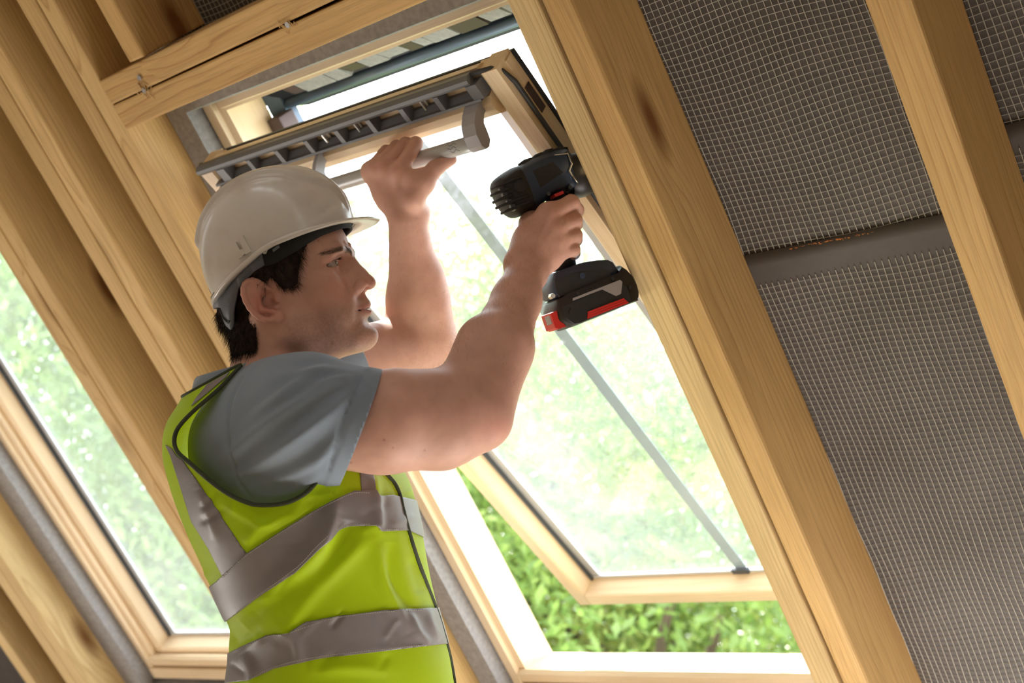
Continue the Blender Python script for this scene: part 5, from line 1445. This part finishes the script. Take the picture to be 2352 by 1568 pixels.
ph = np.linspace(-np.pi, np.pi, NPH, endpoint=False); ee = np.sin(np.linspace(0, np.pi / 2, NE)) ** 1.0
PH, EE = np.meshgrid(ph, ee)
P = dome(PH, EE)
V = [tuple(p) for p in P.reshape(-1, 3)]
ii = np.arange(NE - 1)[:, None] * NPH; kk = np.arange(NPH)[None]
F = np.stack([ii + kk, ii + (kk + 1) % NPH, ii + NPH + (kk + 1) % NPH, ii + NPH + kk], -1).reshape(-1, 4)
def hmesh(name, V, F, sm=True): return mesh_from(name, W(np.array([H(*v) for v in V])), F, sm)
o = link('shell', hmesh('shell', V, F), M['hat'], hat); md = o.modifiers.new('wall', 'SOLIDIFY'); md.thickness = .0028; md.offset = -1
# rolled rim lip and the peak
V = []; F = []; NR = 240
prof_n = 9
for i, a in enumerate(np.linspace(-np.pi, np.pi, NR, endpoint=False)):
    c, s = math.cos(a), math.sin(a); b0 = dome(np.array([a]), np.array([0.0]))[0]
    r_ = np.array([s, c, 0.0]); r_ /= np.linalg.norm(r_)
    pk = sstep(np.array([c]), .30, .93)[0]             # peak
    ext = 8.5 + 23 * pk ** 1.1; drop = 1.0 + 2.5 * pk - 4 * pk * abs(s); th_ = 2.3 + 1.6 * (1 - pk)
    sec = [(-1.5, th_), (ext * .33, th_ * .9 - drop * .2), (ext * .7, th_ * .7 - drop * .6), (ext * .93, th_ * .5 - drop), (ext, -drop), (ext * .95, -drop - th_ * .7), (ext * .7, -th_ - drop * .65), (ext * .3, -th_ - drop * .15), (-1.5, -th_)]
    up_ = 2.0 * (1 - pk)
    for (d_, h_) in sec:
        q = b0 + r_ * d_; q[2] = b0[2] + h_ + up_; V.append(tuple(q))
for i in range(NR):
    j = (i + 1) % NR
    for k in range(prof_n): F.append((i * prof_n + k, i * prof_n + (k + 1) % prof_n, j * prof_n + (k + 1) % prof_n, j * prof_n + k))
link('brim', hmesh('brim', V, F), M['hat'], hat)
_a, _e = np.meshgrid(np.linspace(.3, 2.8, 120), np.linspace(0, .7, 50)); DG = dome(_a, _e).reshape(-1, 3)
def hat_patch(name, poly, off, thick, mat, parent):
    """raised plastic feature on the shell's right side; poly in (y, z) head mm"""
    bm = bmesh.new(); A_, B_ = [], []
    for (y, z) in poly:
        c = np.clip((y - HC[1]) / 100, -1, 1); a = math.acos(c); p = DG[np.argmin(np.linalg.norm(DG[:, 1:] - [y, z], axis=1))]
        A_.append(bm.verts.new(W(H(p[0] + off - 3, y, z)))); B_.append(bm.verts.new(W(H(p[0] + off + thick, y, z))))
    n = len(A_)
    for i in range(n): bm.faces.new((A_[i], A_[(i + 1) % n], B_[(i + 1) % n], B_[i]))
    bm.faces.new(A_); bm.faces.new(B_)
    return link(name, bm_mesh(name, bm), mat, parent)
def hp(px, py, z=1.63):  # pixel -> (y, z) head mm on the near side
    h = Hinv(pq(px, py, z)); return (h[1], h[2])
for poly in ([(527, 563), (538, 555), (556, 588), (545, 594)], [(545, 546), (556, 540), (576, 577), (563, 584)], [(540, 577), (556, 570), (562, 582), (548, 591)]):
    hat_patch('accessory_slot', [hp(*p) for p in poly], 1.0, 4.2, M['hat'], hat)
bm = bmesh.new()
P = [(598, 572), (613, 562), (615, 574), (611, 583), (605, 583)]
fr = [bm.verts.new(W(pq(x, y, 1.630))) for x, y in P]; bk = [bm.verts.new(W(pq(x, y, 1.634))) for x, y in P]
for i in range(5): bm.faces.new((fr[i], fr[(i + 1) % 5], bk[(i + 1) % 5], bk[i]))
bm.faces.new(fr); bm.faces.new(bk)
link('strap_lug', bm_mesh('strap_lug', bm), M['hat'], hat)
hole_ = tube_mesh('lug_hole', W(np.array([pq(607.5 + 2.6 * math.cos(t), 574 + 2.6 * math.sin(t), 1.6295) for t in np.linspace(0, 2 * np.pi, 14, endpoint=False)])), .0008, 6, True)
link('lug_hole', hole_, M['grille'], hat)
# inner band: black sweatband in front, grey nape strap behind
M['sweat'] = plain('black_sweatband', (.012, .012, .013), .8, bump=.3, scale=900)
M['nape'] = plain('grey_headband', (.13, .14, .16), .5, var=.04)
def band(name, a0, a1, lo, hi, mat, off=0.0, n=70):
    V = []; F = []
    for i, a in enumerate(np.linspace(a0, a1, n)):
        c, s = math.cos(a), math.sin(a)
        for z in (lo(a), (lo(a) + hi(a)) / 2, hi(a)):
            fr_ = .97 if z < 40 else 1.0
            V.append(((83 + off) * s * fr_, 2 + (98 + off) * c * (1 if c > 0 else .985), z))
    for i in range(n - 1):
        for k in (0, 1): F.append((i * 3 + k, i * 3 + k + 1, i * 3 + 4 + k, i * 3 + 3 + k))
    o = link(name, hmesh(name, V, F), mat, hat); md = o.modifiers.new('t', 'SOLIDIFY'); md.thickness = .003; md.offset = 0; return o
ipx = lambda xs, ys: (lambda a: float(np.interp(math.cos(a), xs, ys)))
band('sweatband', -1.72, 1.72, ipx([-.2, .1, .35, .7, .92, 1], [44, 44, 52, 66, 72, 74]), ipx([-.2, .1, .5, 1], [66, 74, 84, 92]), M['sweat'])
lo_ = ipx([-1, -.82, -.78, -.71, -.66, -.60, -.45, -.2, 0, .08], [12, 10, -14, -22, -18, 0, 26, 40, 46, 46]); hi_ = ipx([-1, -.9, -.80, -.6, -.2, .08], [26, 28, 34, 46, 64, 72])
band('nape_strap', 1.60, 2 * math.pi - 1.60, lo_, hi_, M['nape'], 1.0, 160)
band('nape_ridge', 2.32, 2.50, lambda a: lo_(a) + 8, lambda a: lo_(a) + 10, M['gasket'], 2.6, 14)
bm = bmesh.new()
q = [(625, 573), (640, 562), (643, 568), (628, 579)]
a_ = [bm.verts.new(W(pq(x, y, 1.6335))) for x, y in q]; b_ = [bm.verts.new(W(pq(x, y, 1.637))) for x, y in q]
for i in range(4): bm.faces.new((a_[i], a_[(i + 1) % 4], b_[(i + 1) % 4], b_[i]))
bm.faces.new(a_); bm.faces.new(b_)
link('band_slot', bm_mesh('band_slot', bm), M['nape'], hat)
# short chin-strap clip at the back of the rim
# ------------------------------------------------------------------ cordless impact driver
DF = np.array([.905, .318, .285]); DF /= np.linalg.norm(DF)
DU = np.array([-.30, .954, 0.0]); DU -= DF * (DU @ DF); DU /= np.linalg.norm(DU)
DS = np.cross(DF, DU); DS = DS if DS[2] < 0 else -DS             # towards the viewer's side
DO = pq(1245, 425, 1.912)
def Dr(x, y, s): return W(DO + .001 * (x * DF + y * DU + s * DS))
def d_of(px, py, s=0.0):
    """pixel -> drill side-view coordinates (mm) on the plane s mm towards the viewer"""
    r = pq(px, py, 1.0); o = DO + .001 * s * DS; t = (o @ DS) / (r @ DS); p = r * t - DO
    return (p @ DF * 1000, p @ DU * 1000)
drill = empty('impact_driver', Dr(0, 0, 0)); WM[drill.name] = Matrix.Translation(drill.location)
tag(drill, 'dark blue and black cordless driver with red trimmed battery in the right hand', 'drill')
M['navy'] = plain('navy_casing', (.030, .050, .095), .45, bump=.15, scale=1200, var=.08)
M['rubber'] = plain('black_overmould', (.017, .018, .020), .6, bump=.3, scale=1500, var=.1)
M['black'] = plain('black_battery_case', (.016, .015, .015), .5, bump=.25, scale=1400, var=.1)
M['red'] = plain('red_plastic', (.62, .02, .012), .4, var=.04)
M['grey_print'] = plain('grey_print', (.33, .31, .31), .5, var=.03)
M['chrome'] = plain('bright_steel', (.62, .62, .6), .22, metal=1.0, var=.04)
M['gear'] = plain('gunmetal_nose', (.055, .055, .06), .42, metal=.6, var=.08)
def bulge(outline, half, n=6, k=.16, ex=2.6):
    """closed side outline swelled sideways: rounded solid from +half to -half"""
    pl = np.array(outline, float); c = pl.mean(0); V = []; F = []; m = len(pl)
    lv = np.linspace(-1, 1, 2 * n + 1)
    for t in lv:
        sc = 1 - k * abs(t) ** ex; s = half * t
        for p in pl: q = c + (p - c) * sc; V.append(Dr(q[0], q[1], s))
    for i in range(2 * n):
        for j in range(m): F.append((i * m + j, i * m + (j + 1) % m, (i + 1) * m + (j + 1) % m, (i + 1) * m + j))
    F.append(tuple(range(m))); F.append(tuple(2 * n * m + j for j in range(m)))
    return V, F
def dpart(name, outline, half, mat, parent=None, n=6, k=.16, ex=2.6, sm=True):
    V, F = bulge(outline, half, n, k, ex); return link(name, mesh_from(name, V, F, sm), mat, parent or drill)
def plate(name, pxs, s0, s1, mat, parent=None, sref=30):
    bm = bmesh.new(); pl = [d_of(*p, sref) for p in pxs]; A_ = [bm.verts.new(Dr(p[0], p[1], s0)) for p in pl]; B_ = [bm.verts.new(Dr(p[0], p[1], s1)) for p in pl]; n = len(pl)
    for i in range(n): bm.faces.new((A_[i], A_[(i + 1) % n], B_[(i + 1) % n], B_[i]))
    bm.faces.new(A_); bm.faces.new(B_)
    return link(name, bm_mesh(name, bm), mat, parent or drill)
def pxl(pts, s=0): return [d_of(*p, s) for p in pts]
# body: motor housing (lathe-like), nose
bodyo = smooth_poly(pxl([(1134, 418), (1150, 404), (1205, 372), (1252, 352), (1292, 344), (1304, 350), (1312, 372), (1322, 420), (1322, 434), (1300, 442), (1262, 456), (1222, 484), (1188, 497), (1172, 492), (1150, 470), (1136, 436)]), 3)
dpart('motor_housing', bodyo, 33, M['navy'], k=.30, ex=2.2, n=8)
back = smooth_poly(pxl([(1131, 418), (1148, 402), (1180, 385), (1196, 400), (1226, 478), (1214, 488), (1188, 499), (1170, 494), (1148, 471), (1133, 437)]), 3)
rear = dpart('rear_overmould', back, 34.5, M['rubber'], k=.30, ex=2.2, n=8)
V = []; F = []
NA = 36; prof = [(40, 24), (50, 27.5), (58, 28), (72, 26.5), (88, 23), (92, 16), (96, 9), (116, 9), (118, 6), (118, 0.1)]
ny = -2
for (x, r) in prof:
    for k in range(NA): t = 2 * math.pi * k / NA; V.append(Dr(x - 4, ny + r * math.sin(t) * 1.12, r * math.cos(t)))
for i in range(len(prof) - 1):
    for k in range(NA): F.append((i * NA + k, i * NA + (k + 1) % NA, (i + 1) * NA + (k + 1) % NA, (i + 1) * NA + k))
link('gear_nose', mesh_from('gear_nose', V, F, True), M['gear'], drill)
# silver line framing the nose
ln = [d_of(*p, 24) for p in ((1270, 360), (1300, 355), (1309, 380), (1302, 396), (1320, 418), (1324, 420))]
link('nose_trim', tube_mesh('nose_trim', [Dr(p[0], p[1], s) for p, s in zip(ln, (30, 32.5, 33, 33.6, 31.5, 29))], .0016, 8), M['chrome'], drill)
# ribs and vents on the motor housing
for k, (a, b, s_) in enumerate((((1150, 424), (1200, 404), 35), ((1148, 440), (1172, 431), 35), ((1153, 456), (1178, 446), 35.2), ((1160, 469), (1214, 448), 35), ((1172, 481), (1214, 464), 34.6))):
    p, q = d_of(*a, s_), d_of(*b, s_)
    link('rib', tube_mesh('rib', [Dr(p[0] - 8, p[1], s_ - 17), Dr(p[0] - 3, p[1], s_ - 5), Dr(p[0] + 3, p[1], s_ - .8), Dr((p[0] + q[0]) / 2, (p[1] + q[1]) / 2, s_), Dr(q[0], q[1], s_ - .8)], .0021, 8), M['rubber'], rear)
for a in ((1151, 436), (1158, 447), (1168, 463), (1176, 474)):
    plate('vent', [(a[0] - 6, a[1] - 2), (a[0] + 4, a[1] - 5), (a[0] + 6, a[1] + 1), (a[0] - 4, a[1] + 4)], 26, 34.9, M['gear'], rear)
def disc(name, px, r, s0, s1, mat, parent=None, n=24):
    c = d_of(*px, 30); bm = bmesh.new(); A_ = [bm.verts.new(Dr(c[0] + r * math.cos(2 * math.pi * k / n), c[1] + r * math.sin(2 * math.pi * k / n), s0)) for k in range(n)]
    B_ = [bm.verts.new(Dr(c[0] + .88 * r * math.cos(2 * math.pi * k / n), c[1] + .88 * r * math.sin(2 * math.pi * k / n), s1)) for k in range(n)]
    for i in range(n): bm.faces.new((A_[i], A_[(i + 1) % n], B_[(i + 1) % n], B_[i]))
    bm.faces.new(A_); bm.faces.new(B_); return link(name, bm_mesh(name, bm), mat, parent or drill)
disc('brush_cap', (1190, 430), 8.6, 24, 36.6, M['rubber'], rear)
c = d_of(1190, 430, 30)
link('brush_cap_ring', tube_mesh('brush_cap_ring', [Dr(c[0] + 8.6 * math.cos(t), c[1] + 8.6 * math.sin(t), 35.4) for t in np.linspace(0, 2 * np.pi, 24, endpoint=False)], .0011, 6, True), M['rubber'], rear)
for a in ((1182, 478), (1258, 446), (1308, 431)): disc('screw', a, 3.1, 22, 35.4 if a[0] < 1200 else 33.8, M['gear'])
plate('side_label', [(1222, 393), (1268, 373), (1292, 397), (1240, 432)], 28, 33.4, M['rubber'])
plate('direction_switch', [(1271, 447), (1291, 439), (1294, 445), (1274, 453)], 12, 34, M['red'])
# knurled top pads
for a, b in (((1190, 383), (1216, 369)), ((1218, 371), (1240, 357)), ((1242, 358), (1264, 348)), ((1266, 351), (1296, 345))):
    p, q = d_of(*a), d_of(*b); link('top_pad', tube_mesh('top_pad', [Dr(p[0], p[1] - 3, 8), Dr((p[0] + q[0]) / 2, (p[1] + q[1]) / 2 - 1.5, 9), Dr(q[0], q[1] - 3, 8)], .0062, 8), M['rubber'], drill)
# handle, trigger, foot
ho = smooth_poly(pxl([(1262, 440), (1300, 440), (1308, 470), (1306, 520), (1312, 590), (1322, 612), (1290, 630), (1262, 636), (1262, 600), (1264, 540), (1254, 480)]), 3)
dpart('grip', ho, 15.5, M['rubber'], k=.34, ex=2.0)
tr = smooth_poly(pxl([(1300, 448), (1318, 448), (1320, 470), (1314, 492), (1302, 494)]), 3)
dpart('trigger', tr, 8, M['red'], k=.25)
fo = smooth_poly(pxl([(1254, 634), (1262, 630), (1300, 616), (1330, 606), (1384, 601), (1402, 616), (1404, 636), (1330, 660), (1280, 684), (1262, 690), (1252, 676)]), 2)
foot_ = dpart('battery_foot', fo, 33, M['navy'], k=.10, ex=3.5)
fp = [(1272, 644), (1310, 628), (1370, 616), (1394, 620), (1402, 636), (1330, 662), (1284, 682), (1276, 670)]
plate('foot_panel', fp, 24, 34.2, M['rubber'], foot_)
disc('foot_screw', (1335, 634), 4.6, 28, 35.4, M['navy'], foot_)
disc('foot_screw', (1268, 680), 4.0, 24, 34.6, M['chrome'], foot_, 6)
# slide-on battery
bo = smooth_poly(pxl([(1259, 700), (1272, 686), (1290, 676), (1404, 630), (1410, 614), (1440, 640), (1453, 676), (1450, 694), (1440, 700), (1310, 752), (1290, 756), (1268, 745), (1262, 730)]), 2)
bat = dpart('battery', bo, 36, M['black'], k=.08, ex=4); bat['label'] = 'black battery pack with red grip lines and a grey emblem stripe'
plate('battery_panel', [(1288, 706), (1404, 656), (1420, 650), (1436, 660), (1446, 690), (1330, 742), (1316, 744), (1294, 728)], 30, 36.8, M['black'], bat)
plate('grey_stripe', [(1312, 686), (1420, 644), (1425, 649), (1422, 676), (1411, 681), (1379, 666), (1312, 692)], 30, 37.6, M['grey_print'], bat)
for k in range(3):
    o_ = k * 6.0
    plate('red_line', [(1346 - k * .5, 717 + o_ * .95), (1428 + k * 4.2, 686 + o_ * .62), (1431 + k * 4.2, 689.4 + o_ * .62), (1346 - k * .5, 722 + o_ * .95)], 30, 38.2, M['red'], bat)
for a in ((1307, 717), (1323, 675), (1404, 642), (1443, 661)): disc('rivet', a, 2.9, 30, 38, M['black'], bat, 16)
def bx(name, a, b, mat, parent, bev=.0008):
    bm = bmesh.new(); box_bm(bm, lambda x, y, s: Vector(Dr(x, y, s)), a, b, bev); return link(name, bm_mesh(name, bm), mat, parent)
c0 = d_of(1266, 730); 
bx('release_button', (c0[0] - 9, c0[1] - 16, -14), (c0[0] + 6, c0[1] + 7, 30), M['red'], bat, .002)
bx('button_pad', (c0[0] - 9.6, c0[1] - 8, 2), (c0[0] - 8.6, c0[1] + 4, 24), M['grey_print'], bat)
for k in range(5): bx('button_rib', (c0[0] - 6 + k * 2.6, c0[1] - 17.4, -12), (c0[0] - 4.6 + k * 2.6, c0[1] - 15.8, 30.6), M['red'], bat, .0003)
# screwdriver bit reaching the bracket on the rafter
bit = tube_mesh('bit', [Dr(112, ny, 0), Dr(126, ny, 0)], .0032, 6); link('bit', bit, M['chrome'], drill)
